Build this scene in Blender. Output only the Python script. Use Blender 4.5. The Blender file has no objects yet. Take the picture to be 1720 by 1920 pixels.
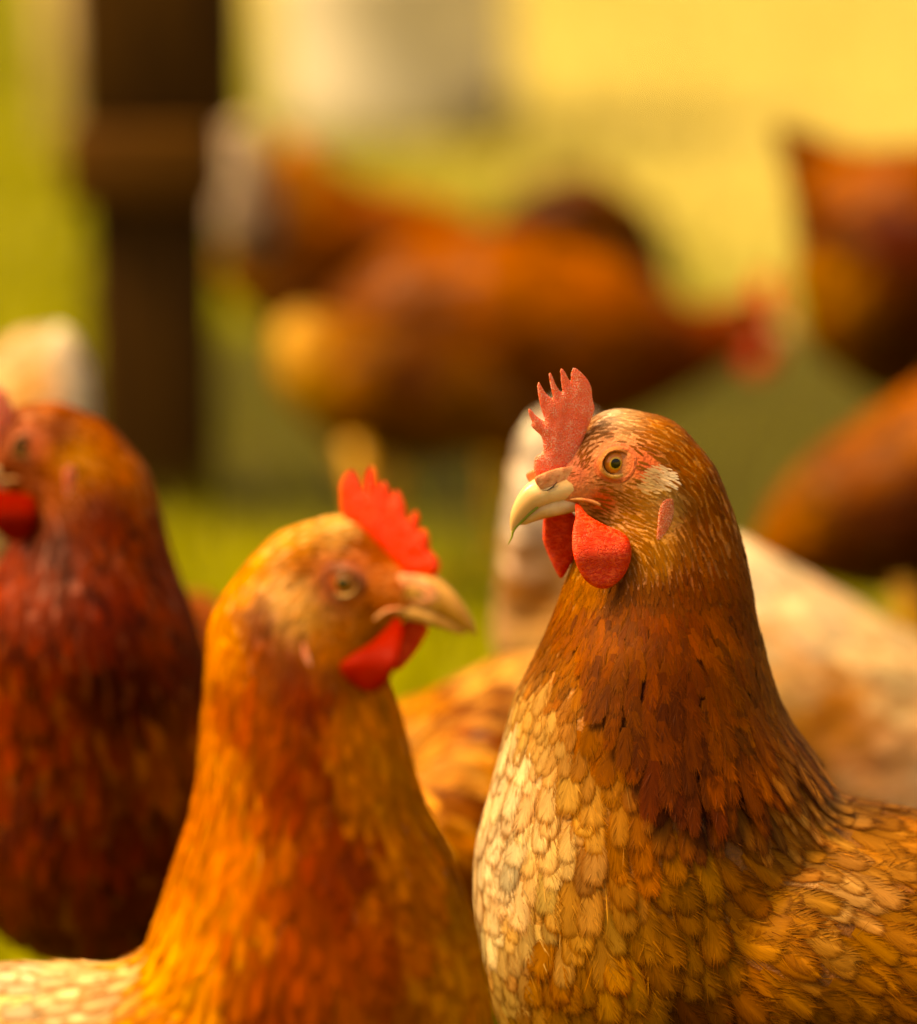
import bpy, math, random
import numpy as np
from mathutils import kdtree

random.seed(7)
rng = np.random.default_rng(7)
sc = bpy.context.scene
C = sc.collection

# ------------------------------------------------------------------ camera
CAM_H = 0.678
PITCH = math.radians(10.9)
FPX = 7200.0                       # 135 mm lens, 36 mm along the tall side, in 1720x1920 pixels
cam_data = bpy.data.cameras.new('camera')
cam = bpy.data.objects.new('camera', cam_data)
C.objects.link(cam)
cam.location = (0, 0, CAM_H)
cam.rotation_euler = (math.pi / 2 - PITCH, 0, 0)
cam_data.sensor_fit = 'VERTICAL'
cam_data.sensor_height = 36.0
cam_data.lens = 135.0
cam_data.clip_start = 0.05
cam_data.clip_end = 2000
cam_data.dof.use_dof = True
cam_data.dof.focus_distance = 1.655
cam_data.dof.aperture_fstop = 2.9
sc.camera = cam

# ------------------------------------------------------------------ light
SUN_EL = math.radians(58)
SUN_AZ = math.radians(-102)         # measured from +Y (away from the camera) towards +X: behind, to the left
world = bpy.data.worlds.new('World')
sc.world = world
world.use_nodes = True
wn = world.node_tree
bg = wn.nodes['Background']
sky = wn.nodes.new('ShaderNodeTexSky')
sky.sky_type = 'NISHITA'
sky.sun_disc = False
sky.sun_elevation = SUN_EL
sky.sun_rotation = SUN_AZ
sky.dust_density = 4.0
sky.air_density = 0.7
sky.ozone_density = 0.2
wn.links.new(sky.outputs[0], bg.inputs[0])
bg.inputs[1].default_value = 0.11
sd = bpy.data.lights.new('sun', 'SUN')
sd.energy = 3.5
sd.angle = math.radians(24)
sd.color = (1.0, 0.86, 0.62)
sun = bpy.data.objects.new('sun', sd)
C.objects.link(sun)
sv = np.array([math.sin(SUN_AZ) * math.cos(SUN_EL), math.cos(SUN_AZ) * math.cos(SUN_EL), math.sin(SUN_EL)])
from mathutils import Vector
sun.rotation_euler = Vector(sv).to_track_quat('Z', 'Y').to_euler()
sun.location = (-2, 3, 5)

vs = sc.view_settings
vs.view_transform = 'Standard'
vs.look = 'None'
vs.gamma = 1.0
vs.use_curve_mapping = False
vs.exposure = 1.1
vs.use_white_balance = True
vs.white_balance_temperature = 15000
vs.white_balance_tint = 10
sc.render.engine = 'CYCLES'
sc.cycles.use_denoising = True
sc.cycles.max_bounces = 8
sc.cycles.transparent_max_bounces = 16
sc.cycles.use_fast_gi = False

# ------------------------------------------------------------------ maths helpers
CT, ST = math.cos(PITCH), math.sin(PITCH)


def P(px, py, Y):
    """pixel of the photograph -> world point on the upright plane at distance Y, and metres per pixel there"""
    xr = (np.asarray(px, float) - 860) / FPX
    yr = (960 - np.asarray(py, float)) / FPX
    dy = CT + yr * ST
    dz = -ST + yr * CT
    t = Y / dy
    return np.stack([xr * t, np.full_like(t, Y) if np.ndim(t) else Y + 0 * t, CAM_H + dz * t], -1)


def ground_at(px, py):
    xr = (px - 860) / FPX
    yr = (960 - py) / FPX
    t = CAM_H / (ST - yr * CT)
    return np.array([xr * t, (CT + yr * ST) * t, 0.0])


def mpp(Y):
    return Y / FPX


def to_px(x, z, Y):
    """orthogonal map of the plane at Y back to photograph pixels"""
    h = z - CAM_H
    depth = Y * CT - h * ST
    return 860 + FPX * x / depth, 960 - FPX * (Y * ST + h * CT) / depth


def lin(hexs, g=1.0):
    h = hexs.lstrip('#')
    out = []
    for i in (0, 2, 4):
        c = int(h[i:i + 2], 16) / 255
        c = c / 12.92 if c <= 0.04045 else ((c + 0.055) / 1.055) ** 2.4
        out.append(c * g)
    return np.array(out)


# ------------------------------------------------------------------ mesh helpers
def mesh_from(name, V, F, mat, parent=None, smooth=True, attrs=None, mats=None, mi=None):
    """V (n,3); F (m,4) or (m,3) array"""
    V = np.asarray(V, np.float32)
    F = np.asarray(F, np.int32)
    me = bpy.data.meshes.new(name)
    k = F.shape[1]
    me.vertices.add(len(V))
    me.vertices.foreach_set('co', V.ravel())
    me.loops.add(F.size)
    me.loops.foreach_set('vertex_index', F.ravel())
    me.polygons.add(len(F))
    me.polygons.foreach_set('loop_start', np.arange(0, F.size, k, dtype=np.int32))
    me.update(calc_edges=True)
    if smooth:
        me.polygons.foreach_set('use_smooth', np.ones(len(me.polygons), bool))
    if attrs:
        for an, data in attrs.items():
            a = me.attributes.new(an, 'FLOAT_COLOR', 'POINT')
            d = np.ones((len(V), 4), np.float32)
            data = np.asarray(data)
            d[:, :data.shape[1]] = data
            a.data.foreach_set('color', d.ravel())
    me.materials.append(mat)
    if mats is not None:
        me.materials.append(mats)
        me.polygons.foreach_set('material_index', np.asarray(mi, np.int32))
    o = bpy.data.objects.new(name, me)
    C.objects.link(o)
    if parent is not None:
        o.parent = parent
        par = np.array(parent_world(parent))
        me.vertices.foreach_set('co', (V - par.astype(np.float32)).ravel())
        me.update()
    return o


WORLD = {}


def parent_world(o):
    return WORLD.get(o.name, (0, 0, 0))


def thing(name, loc, label, cat, group=None):
    o = bpy.data.objects.new(name, None)
    C.objects.link(o)
    o.location = [float(c) for c in loc]
    o.empty_display_size = 0.05
    WORLD[o.name] = tuple(float(c) for c in loc)
    o['label'] = label
    o['category'] = cat
    if group:
        o['group'] = group
    return o


def register(o, parent):
    """a part that itself has sub-parts keeps its parent's origin"""
    WORLD[o.name] = parent_world(parent)
    return o


def surface_nets(F, org, h):
    S = F < 0
    c = S[:-1, :-1, :-1].astype(np.int8)
    tot = np.zeros(c.shape, np.int8)
    for dx in (0, 1):
        for dy in (0, 1):
            for dz in (0, 1):
                tot += S[dx:dx + c.shape[0], dy:dy + c.shape[1], dz:dz + c.shape[2]]
    act = (tot > 0) & (tot < 8)
    I = np.argwhere(act)
    idx = -np.ones(act.shape, np.int32)
    idx[act] = np.arange(len(I))
    acc = np.zeros((len(I), 3))
    cnt = np.zeros(len(I))
    offs = [(0, 0, 0), (1, 0, 0), (0, 1, 0), (1, 1, 0), (0, 0, 1), (1, 0, 1), (0, 1, 1), (1, 1, 1)]
    vals = [F[I[:, 0] + a, I[:, 1] + b, I[:, 2] + d] for a, b, d in offs]
    for a in range(8):
        for b in range(a + 1, 8):
            da = np.array(offs[a]); db = np.array(offs[b])
            if np.abs(da - db).sum() != 1:
                continue
            fa, fb = vals[a], vals[b]
            m = (fa < 0) != (fb < 0)
            t = np.where(m, fa / np.where(m, fa - fb, 1), 0)
            acc += np.where(m[:, None], da + t[:, None] * (db - da), 0)
            cnt += m
    V = (I + acc / cnt[:, None]) * np.asarray(h) + org
    faces = []
    for ax in range(3):
        sl0 = [slice(1, -1)] * 3
        sl1 = [slice(1, -1)] * 3
        sl0[ax] = slice(0, -1)
        sl1[ax] = slice(1, None)
        s0 = S[tuple(sl0)]
        s1 = S[tuple(sl1)]
        E = np.argwhere(s0 != s1)
        flip = s1[E[:, 0], E[:, 1], E[:, 2]]
        base = E + 1
        base[:, ax] -= 1
        u, v = [(1, 2), (2, 0), (0, 1)][ax]
        du = np.zeros(3, int); du[u] = 1
        dv = np.zeros(3, int); dv[v] = 1
        q = [base - du - dv, base - dv, base, base - du]
        Q = np.stack([idx[a[:, 0], a[:, 1], a[:, 2]] for a in q], 1)
        Q[flip] = Q[flip][:, ::-1]
        faces.append(Q)
    Fq = np.concatenate(faces)
    Fq = Fq[(Fq >= 0).all(1)]
    return V, Fq


def blur(F, n):
    for _ in range(n):
        for ax in range(3):
            G = np.moveaxis(F, ax, 0)
            H = G.copy()
            H[1:-1] = 0.25 * G[:-2] + 0.5 * G[1:-1] + 0.25 * G[2:]
            F = np.moveaxis(H, 0, ax)
    return np.ascontiguousarray(F)


class Field:
    def __init__(self, ells, h, nblur):
        ells = np.array(ells)          # cx cy cz rx ry rz
        pad = 0.03 + 3 * h
        lo = (ells[:, :3] - ells[:, 3:]).min(0) - pad
        hi = (ells[:, :3] + ells[:, 3:]).max(0) + pad
        n = np.ceil((hi - lo) / h).astype(int) + 1
        F = np.full(n, 0.03, np.float32)
        ax = [lo[i] + h * np.arange(n[i]) for i in range(3)]
        for e in ells:
            c, r = e[:3], e[3:]
            a = np.maximum(((c - r - 0.03 - lo) / h).astype(int), 0)
            b = np.minimum(((c + r + 0.03 - lo) / h).astype(int) + 2, n)
            X = ((ax[0][a[0]:b[0]] - c[0]) / r[0])[:, None, None]
            Y = ((ax[1][a[1]:b[1]] - c[1]) / r[1])[None, :, None]
            Z = ((ax[2][a[2]:b[2]] - c[2]) / r[2])[None, None, :]
            q = np.sqrt(X * X + Y * Y + Z * Z)
            g = np.sqrt((X / r[0]) ** 2 + (Y / r[1]) ** 2 + (Z / r[2]) ** 2)
            f = q * (q - 1) / np.maximum(g, 1e-3)
            s = (slice(a[0], b[0]), slice(a[1], b[1]), slice(a[2], b[2]))
            F[s] = np.minimum(F[s], f)
        self.F = blur(F, nblur)
        self.lo, self.h, self.n = lo, h, n

    def val(self, p):
        g = (p - self.lo) / self.h
        g = np.clip(g, 0, self.n - 1.001)
        i = g.astype(int)
        f = g - i
        F = self.F
        out = 0
        for dx in (0, 1):
            wx = f[:, 0] if dx else 1 - f[:, 0]
            for dy in (0, 1):
                wy = f[:, 1] if dy else 1 - f[:, 1]
                for dz in (0, 1):
                    wz = f[:, 2] if dz else 1 - f[:, 2]
                    out = out + wx * wy * wz * F[i[:, 0] + dx, i[:, 1] + dy, i[:, 2] + dz]
        return out

    def grad(self, p):
        e = self.h
        g = np.stack([self.val(p + np.array(d) * e) - self.val(p - np.array(d) * e) for d in ((1, 0, 0), (0, 1, 0), (0, 0, 1))], -1) / (2 * e)
        return g

    def mesh(self):
        return surface_nets(self.F, self.lo, self.h)

    def front(self, x, z, y0):
        """y of the surface facing the camera above plane point (x, z)"""
        ys = np.arange(self.lo[1], y0 + 0.05, 0.0004)
        p = np.stack([np.full_like(ys, x), ys, np.full_like(ys, z)], -1)
        v = self.val(p)
        k = np.argmax(v < 0)
        return ys[k] if v[k] < 0 else y0


def inflate(poly, thick, edge, res=1.5, taper=None):
    """a 2-D outline in pixel units -> swollen closed mesh; returns (u, v, z) vertices and quads"""
    poly = np.array(poly, float)
    # round the outline: Catmull-Rom
    n = len(poly)
    pts = []
    for i in range(n):
        p0, p1, p2, p3 = poly[i - 1], poly[i], poly[(i + 1) % n], poly[(i + 2) % n]
        for t in (0, .25, .5, .75):
            pts.append(0.5 * (2 * p1 + (p2 - p0) * t + (2 * p0 - 5 * p1 + 4 * p2 - p3) * t * t + (3 * p1 - p0 - 3 * p2 + p3) * t ** 3))
    q = np.array(pts)
    lo = q.min(0) - 4 * res
    hi = q.max(0) + 4 * res
    nx, ny = np.ceil((hi - lo) / res).astype(int) + 1
    gx = lo[0] + res * np.arange(nx)
    gy = lo[1] + res * np.arange(ny)
    X, Yg = np.meshgrid(gx, gy, indexing='ij')
    D = np.full(X.shape, 1e9)
    inside = np.zeros(X.shape, bool)
    for i in range(len(q)):
        a, b = q[i - 1], q[i]
        ab = b - a
        L = (ab ** 2).sum() + 1e-9
        t = np.clip(((X - a[0]) * ab[0] + (Yg - a[1]) * ab[1]) / L, 0, 1)
        D = np.minimum(D, np.hypot(X - a[0] - t * ab[0], Yg - a[1] - t * ab[1]))
        cond = ((a[1] > Yg) != (b[1] > Yg))
        with np.errstate(divide='ignore', invalid='ignore'):
            xi = (b[0] - a[0]) * (Yg - a[1]) / (b[1] - a[1] + 1e-12) + a[0]
        inside ^= cond & (X < xi)
    Ds = np.where(inside, D, -D)
    T = thick if taper is None else thick * taper(X, Yg)
    k = np.clip(Ds / edge, 0, 1)
    half = T * np.sqrt(1 - (1 - k) ** 2)
    half = np.where(Ds > 0, half, Ds)
    zr = res * 0.7
    nz = int(np.ceil(np.max(T) / zr)) + 3
    z = zr * np.arange(-nz, nz + 1)
    Fd = np.abs(z)[None, None, :] - half[:, :, None]
    Fd = blur(Fd.astype(np.float32), 1)
    V, Q = surface_nets(Fd, np.array([lo[0], lo[1], z[0]]), np.array([res, res, zr]))
    return V, Q


def tube(points, radii, seg=8):
    points = np.array(points, float)
    n = len(points)
    tang = np.gradient(points, axis=0)
    tang /= np.linalg.norm(tang, axis=1)[:, None] + 1e-12
    ref = np.array([0.3, 1, 0.2])
    V = []
    for i in range(n):
        a = np.cross(tang[i], ref); a /= np.linalg.norm(a) + 1e-12
        b = np.cross(tang[i], a)
        for k in range(seg):
            th = 2 * math.pi * k / seg
            V.append(points[i] + radii[i] * (a * math.cos(th) + b * math.sin(th)))
    F = []
    for i in range(n - 1):
        for k in range(seg):
            k2 = (k + 1) % seg
            F.append((i * seg + k, i * seg + k2, (i + 1) * seg + k2, (i + 1) * seg + k))
    V.append(points[0]); V.append(points[-1])
    i0, i1 = len(V) - 2, len(V) - 1
    for k in range(0, seg, 2):
        F.append((i0, (k + 2) % seg, k + 1, k))
        F.append((i1, (n - 1) * seg + k, (n - 1) * seg + k + 1, (n - 1) * seg + (k + 2) % seg))
    return np.array(V), np.array(F)


def merge(parts):
    Vs, Fs, o = [], [], 0
    for V, F in parts:
        Vs.append(V); Fs.append(np.asarray(F) + o); o += len(V)
    return np.concatenate(Vs), np.concatenate(Fs)


# ------------------------------------------------------------------ materials
def new_mat(name):
    m = bpy.data.materials.new(name)
    m.use_nodes = True
    nt = m.node_tree
    for nd in list(nt.nodes):
        nt.nodes.remove(nd)
    out = nt.nodes.new('ShaderNodeOutputMaterial')
    return m, nt, out


def N(nt, typ, **kw):
    nd = nt.nodes.new(typ)
    for k, v in kw.items():
        setattr(nd, k, v)
    return nd


def math_node(nt, op, a, b=None, clamp=False):
    nd = nt.nodes.new('ShaderNodeMath')
    nd.operation = op
    nd.use_clamp = clamp
    for i, v in enumerate((a, b)):
        if v is None:
            continue
        if isinstance(v, (int, float)):
            nd.inputs[i].default_value = v
        else:
            nt.links.new(v, nd.inputs[i])
    return nd.outputs[0]


def mixcol(nt, fac, a, b, blend='MIX'):
    nd = nt.nodes.new('ShaderNodeMix')
    nd.data_type = 'RGBA'
    nd.blend_type = blend
    nd.clamp_factor = True
    for sock, v in ((nd.inputs[0], fac), (nd.inputs[6], a), (nd.inputs[7], b)):
        if isinstance(v, (int, float)):
            sock.default_value = v
        elif isinstance(v, (tuple, list, np.ndarray)):
            sock.default_value = (float(v[0]), float(v[1]), float(v[2]), 1)
        else:
            nt.links.new(v, sock)
    return nd.outputs[2]


def maprange(nt, v, a, b, c=0.0, d=1.0, smooth=True):
    nd = nt.nodes.new('ShaderNodeMapRange')
    nd.interpolation_type = 'SMOOTHSTEP' if smooth else 'LINEAR'
    nt.links.new(v, nd.inputs[0])
    for i, x in enumerate((a, b, c, d)):
        nd.inputs[i + 1].default_value = x
    return nd.outputs[0]


def feather_material(name='feather', fray=True):
    m, nt, out = new_mat(name)
    L = nt.links
    col = N(nt, 'ShaderNodeAttribute', attribute_name='col')
    edg = N(nt, 'ShaderNodeAttribute', attribute_name='edg')
    par = N(nt, 'ShaderNodeAttribute', attribute_name='par')   # u 0..1, v 0..1, random ; alpha streak
    sep = N(nt, 'ShaderNodeSeparateColor')
    L.new(par.outputs['Color'], sep.inputs[0])
    u, v, r = sep.outputs[0], sep.outputs[1], sep.outputs[2]
    streak = par.outputs['Alpha']
    lace = edg.outputs['Alpha']
    au = math_node(nt, 'ABSOLUTE', math_node(nt, 'SUBTRACT', math_node(nt, 'MULTIPLY', u, 2.0), 1.0))
    # barbs run obliquely from the shaft
    s = math_node(nt, 'SUBTRACT', math_node(nt, 'MULTIPLY', v, 15.0), math_node(nt, 'MULTIPLY', au, 17.0))
    comb = N(nt, 'ShaderNodeCombineXYZ')
    L.new(s, comb.inputs[0])
    L.new(math_node(nt, 'MULTIPLY', r, 90.0), comb.inputs[1])
    L.new(math_node(nt, 'MULTIPLY', u, 2.5), comb.inputs[2])
    nz = N(nt, 'ShaderNodeTexNoise')
    nz.inputs['Scale'].default_value = 1.0
    nz.inputs['Detail'].default_value = 3.0
    nz.inputs['Roughness'].default_value = 0.7
    L.new(comb.outputs[0], nz.inputs['Vector'])
    barb = nz.outputs['Fac']
    # blotches in object space so that neighbours differ
    tc = N(nt, 'ShaderNodeTexCoord')
    nb = N(nt, 'ShaderNodeTexNoise')
    nb.inputs['Scale'].default_value = 45.0
    nb.inputs['Detail'].default_value = 4.0
    L.new(tc.outputs['Object'], nb.inputs['Vector'])
    # edge mask
    tip = maprange(nt, v, 0.76, 0.95)
    side = maprange(nt, au, 0.45, 0.86)
    e = math_node(nt, 'MAXIMUM', tip, side)
    e = math_node(nt, 'MULTIPLY', e, lace, True)
    e = math_node(nt, 'MULTIPLY', e, maprange(nt, barb, 0.25, 0.6, 0.5, 1.0), True)
    base = mixcol(nt, e, col.outputs['Color'], edg.outputs['Color'])
    # pale shaft / centre streak
    cen = maprange(nt, au, 0.0, 0.34, 1.0, 0.0)
    cen = math_node(nt, 'MULTIPLY', cen, maprange(nt, v, 0.15, 0.7, 0.0, 1.0))
    cen = math_node(nt, 'MULTIPLY', cen, streak, True)
    vm = N(nt, 'ShaderNodeVectorMath', operation='MULTIPLY_ADD')
    L.new(col.outputs['Color'], vm.inputs[0])
    vm.inputs[1].default_value = (1.7, 1.85, 2.2)
    vm.inputs[2].default_value = (0.03, 0.012, 0.002)
    base = mixcol(nt, math_node(nt, 'MULTIPLY', cen, 0.8), base, vm.outputs[0])
    shaft = math_node(nt, 'MULTIPLY', maprange(nt, au, 0.0, 0.09, 0.28, 0.0), math_node(nt, 'ADD', streak, 0.03))
    base = mixcol(nt, shaft, base, vm.outputs[0], 'MIX')
    gray = maprange(nt, barb, 0.3, 0.7, 0.78, 1.2, False)
    gr2 = maprange(nt, nb.outputs['Fac'], 0.3, 0.7, 0.80, 1.18, False)
    g = math_node(nt, 'MULTIPLY', gray, gr2)
    hsv = N(nt, 'ShaderNodeHueSaturation')
    L.new(base, hsv.inputs['Color'])
    L.new(g, hsv.inputs['Value'])
    pb = N(nt, 'ShaderNodeBsdfPrincipled')
    L.new(hsv.outputs[0], pb.inputs['Base Color'])
    pb.inputs['Roughness'].default_value = 0.5
    pb.inputs['Specular IOR Level'].default_value = 0.08
    pb.inputs['Sheen Weight'].default_value = 0.0
    pb.inputs['Sheen Roughness'].default_value = 0.4
    pb.inputs['Sheen Tint'].default_value = (1, 0.8, 0.5, 1)
    bm = N(nt, 'ShaderNodeBump')
    bm.inputs['Strength'].default_value = 0.25
    bm.inputs['Distance'].default_value = 0.0004
    L.new(barb, bm.inputs['Height'])
    L.new(bm.outputs[0], pb.inputs['Normal'])
    tr = N(nt, 'ShaderNodeBsdfTranslucent')
    L.new(hsv.outputs[0], tr.inputs['Color'])
    mx = N(nt, 'ShaderNodeMixShader')
    mx.inputs[0].default_value = 0.33
    L.new(pb.outputs[0], mx.inputs[1])
    L.new(tr.outputs[0], mx.inputs[2])
    if not fray:
        L.new(mx.outputs[0], out.inputs[0])
        return m
    # frayed margin
    s2 = math_node(nt, 'SUBTRACT', math_node(nt, 'MULTIPLY', v, 34.0), math_node(nt, 'MULTIPLY', au, 30.0))
    cb2 = N(nt, 'ShaderNodeCombineXYZ')
    L.new(s2, cb2.inputs[0])
    L.new(math_node(nt, 'MULTIPLY', r, 190.0), cb2.inputs[1])
    L.new(math_node(nt, 'MULTIPLY', u, 1.5), cb2.inputs[2])
    nf = N(nt, 'ShaderNodeTexNoise')
    nf.inputs['Scale'].default_value = 1.0
    nf.inputs['Detail'].default_value = 2.0
    L.new(cb2.outputs[0], nf.inputs['Vector'])
    frz = math_node(nt, 'ADD', math_node(nt, 'MULTIPLY', barb, 0.5), math_node(nt, 'MULTIPLY', nf.outputs['Fac'], 0.5))
    lim = math_node(nt, 'SUBTRACT', 1.75, math_node(nt, 'MULTIPLY', frz, 1.8))
    ev = math_node(nt, 'MAXIMUM', au, maprange(nt, v, 0.55, 1.0, 0.0, 1.0, False))
    al = maprange(nt, math_node(nt, 'SUBTRACT', lim, ev), -0.04, 0.16)
    tp = N(nt, 'ShaderNodeBsdfTransparent')
    mx2 = N(nt, 'ShaderNodeMixShader')
    L.new(al, mx2.inputs[0])
    L.new(tp.outputs[0], mx2.inputs[1])
    L.new(mx.outputs[0], mx2.inputs[2])
    L.new(mx2.outputs[0], out.inputs[0])
    return m


def skin_material():
    m, nt, out = new_mat('hen_skin')
    L = nt.links
    col = N(nt, 'ShaderNodeAttribute', attribute_name='col')
    tc = N(nt, 'ShaderNodeTexCoord')
    n1 = N(nt, 'ShaderNodeTexNoise'); n1.inputs['Scale'].default_value = 420; n1.inputs['Detail'].default_value = 4
    L.new(tc.outputs['Object'], n1.inputs['Vector'])
    vo = N(nt, 'ShaderNodeTexVoronoi'); vo.inputs['Scale'].default_value = 900
    L.new(tc.outputs['Object'], vo.inputs['Vector'])
    g = maprange(nt, n1.outputs['Fac'], 0.3, 0.7, 0.75, 1.2, False)
    hsv = N(nt, 'ShaderNodeHueSaturation')
    L.new(col.outputs['Color'], hsv.inputs['Color']); L.new(g, hsv.inputs['Value'])
    pb = N(nt, 'ShaderNodeBsdfPrincipled')
    L.new(hsv.outputs[0], pb.inputs['Base Color'])
    pb.inputs['Roughness'].default_value = 0.5
    pb.inputs['Specular IOR Level'].default_value = 0.3
    pb.inputs['Subsurface Weight'].default_value = 0.15
    pb.inputs['Subsurface Scale'].default_value = 0.002
    pb.inputs['Subsurface Radius'].default_value = (1.0, 0.3, 0.15)
    bm = N(nt, 'ShaderNodeBump'); bm.inputs['Strength'].default_value = 0.6; bm.inputs['Distance'].default_value = 0.0007
    L.new(math_node(nt, 'ADD', n1.outputs['Fac'], math_node(nt, 'MULTIPLY', vo.outputs['Distance'], 0.5)), bm.inputs['Height'])
    L.new(bm.outputs[0], pb.inputs['Normal'])
    L.new(pb.outputs[0], out.inputs[0])
    return m


def flesh_material(name, c1, c2, kind):
    """comb: fine pale papillae on red; wattle: wrinkles"""
    m, nt, out = new_mat(name)
    L = nt.links
    tc = N(nt, 'ShaderNodeTexCoord')
    n1 = N(nt, 'ShaderNodeTexNoise'); n1.inputs['Scale'].default_value = 160; n1.inputs['Detail'].default_value = 5
    n1.inputs['Roughness'].default_value = 0.65
    L.new(tc.outputs['Object'], n1.inputs['Vector'])
    pb = N(nt, 'ShaderNodeBsdfPrincipled')
    bm = N(nt, 'ShaderNodeBump')
    if kind == 'comb':
        vo = N(nt, 'ShaderNodeTexVoronoi'); vo.inputs['Scale'].default_value = 1500
        L.new(tc.outputs['Object'], vo.inputs['Vector'])
        f = math_node(nt, 'MULTIPLY', maprange(nt, vo.outputs['Distance'], 0.1, 0.6, 1.0, 0.0), maprange(nt, n1.outputs['Fac'], 0.36, 0.6, 0.1, 0.9))
        c = mixcol(nt, f, tuple(c1), tuple(c2))
        L.new(math_node(nt, 'SUBTRACT', math_node(nt, 'MULTIPLY', n1.outputs['Fac'], 2.6), vo.outputs['Distance']), bm.inputs['Height'])
        bm.inputs['Strength'].default_value = 0.7
        bm.inputs['Distance'].default_value = 0.0008
        pb.inputs['Roughness'].default_value = 0.38
    else:
        mp = N(nt, 'ShaderNodeMapping')
        mp.inputs['Scale'].default_value = (1.0, 1.0, 2.4)
        mp.inputs['Rotation'].default_value = (0, 0.35, 0)
        L.new(tc.outputs['Object'], mp.inputs['Vector'])
        n2 = N(nt, 'ShaderNodeTexNoise'); n2.inputs['Scale'].default_value = 230; n2.inputs['Detail'].default_value = 3
        n2.inputs['Distortion'].default_value = 1.4
        L.new(mp.outputs[0], n2.inputs['Vector'])
        rd = math_node(nt, 'ABSOLUTE', math_node(nt, 'SUBTRACT', n2.outputs['Fac'], 0.5))
        f = maprange(nt, rd, 0.0, 0.09, 0.0, 1.0)
        c = mixcol(nt, math_node(nt, 'MULTIPLY', f, maprange(nt, n1.outputs['Fac'], 0.4, 0.65, 0.3, 0.9)), tuple(c1), tuple(c2))
        L.new(math_node(nt, 'ADD', f, math_node(nt, 'MULTIPLY', n1.outputs['Fac'], 0.5)), bm.inputs['Height'])
        bm.inputs['Strength'].default_value = 0.55
        bm.inputs['Distance'].default_value = 0.0006
        pb.inputs['Roughness'].default_value = 0.45
    L.new(c, pb.inputs['Base Color'])
    pb.inputs['Subsurface Weight'].default_value = 0.4 if kind == 'comb' else 0.25
    pb.inputs['Specular IOR Level'].default_value = 0.05 if 'dark' in name else 0.35
    pb.inputs['Subsurface Scale'].default_value = 0.004
    pb.inputs['Subsurface Radius'].default_value = (1.0, 0.2, 0.08)
    L.new(bm.outputs[0], pb.inputs['Normal'])
    L.new(pb.outputs[0], out.inputs[0])
    return m


def plain(name, c, rough=0.5, noise=0.0, scale=40, spec=0.4, bump=0.0, c2=None, coat=0.0, stretch=None, sss=0.0):
    m, nt, out = new_mat(name)
    L = nt.links
    pb = N(nt, 'ShaderNodeBsdfPrincipled')
    tc = N(nt, 'ShaderNodeTexCoord')
    vec = tc.outputs['Object']
    if stretch:
        mp = N(nt, 'ShaderNodeMapping'); mp.inputs['Scale'].default_value = stretch
        L.new(vec, mp.inputs['Vector']); vec = mp.outputs[0]
    n1 = N(nt, 'ShaderNodeTexNoise'); n1.inputs['Scale'].default_value = scale; n1.inputs['Detail'].default_value = 5
    L.new(vec, n1.inputs['Vector'])
    if c2 is None:
        c2 = np.asarray(c) * (1 - noise)
    L.new(mixcol(nt, maprange(nt, n1.outputs['Fac'], 0.35, 0.65), tuple(c), tuple(c2)), pb.inputs['Base Color'])
    pb.inputs['Roughness'].default_value = rough
    pb.inputs['Specular IOR Level'].default_value = spec
    pb.inputs['Coat Weight'].default_value = coat
    if sss:
        pb.inputs['Subsurface Weight'].default_value = sss
        pb.inputs['Subsurface Scale'].default_value = 0.003
    if bump:
        bm = N(nt, 'ShaderNodeBump'); bm.inputs['Strength'].default_value = bump; bm.inputs['Distance'].default_value = 0.002
        L.new(n1.outputs['Fac'], bm.inputs['Height']); L.new(bm.outputs[0], pb.inputs['Normal'])
    L.new(pb.outputs[0], out.inputs[0])
    return m


def attr_mat(name, rough=0.5, coat=0.0, spec=0.4, transl=0.0):
    m, nt, out = new_mat(name)
    L = nt.links
    a = N(nt, 'ShaderNodeAttribute', attribute_name='col')
    pb = N(nt, 'ShaderNodeBsdfPrincipled')
    L.new(a.outputs['Color'], pb.inputs['Base Color'])
    pb.inputs['Roughness'].default_value = rough
    pb.inputs['Specular IOR Level'].default_value = spec
    pb.inputs['Coat Weight'].default_value = coat
    pb.inputs['Coat Roughness'].default_value = 0.03
    if transl:
        tr = N(nt, 'ShaderNodeBsdfTranslucent'); L.new(a.outputs['Color'], tr.inputs['Color'])
        mx = N(nt, 'ShaderNodeMixShader'); mx.inputs[0].default_value = transl
        L.new(pb.outputs[0], mx.inputs[1]); L.new(tr.outputs[0], mx.inputs[2]); L.new(mx.outputs[0], out.inputs[0])
    else:
        L.new(pb.outputs[0], out.inputs[0])
    return m


M_FEATHER = feather_material()
M_BARB = feather_material('feather_barbs', False)
M_SKIN = skin_material()
M_COMB = flesh_material('comb_flesh', lin('fa705a'), lin('ffd2c4'), 'comb')
M_COMB_RED = flesh_material('comb_flesh_red', lin('f02408'), lin('f86040'), 'comb')
M_WATTLE_DARK = flesh_material('wattle_flesh_dark', lin('740601'), lin('8c1004'), 'wattle')
M_WATTLE = flesh_material('wattle_flesh', lin('cc1c08'), lin('f0563a'), 'wattle')
M_LOBE = flesh_material('earlobe_flesh', lin('d86a4c'), lin('fcd0bc'), 'comb')
M_BEAK = plain('beak_horn', lin('e6c69c'), 0.34, scale=90, c2=lin('d0a470'), spec=0.5, coat=0.15, sss=0.15)
M_BEAK_DULL = plain('beak_horn_dull', lin('c08c50'), 0.4, scale=90, c2=lin('9c682c'), spec=0.35, sss=0.1)
M_CERE = plain('cere_skin', lin('e09c74'), 0.5, scale=300, c2=lin('d07c58'), bump=0.5)
M_DARK = plain('dark_slit', lin('2a1206'), 0.7)
M_GAPE = plain('gape_skin', lin('d49460'), 0.5, scale=200, c2=lin('c87048'))
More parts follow.
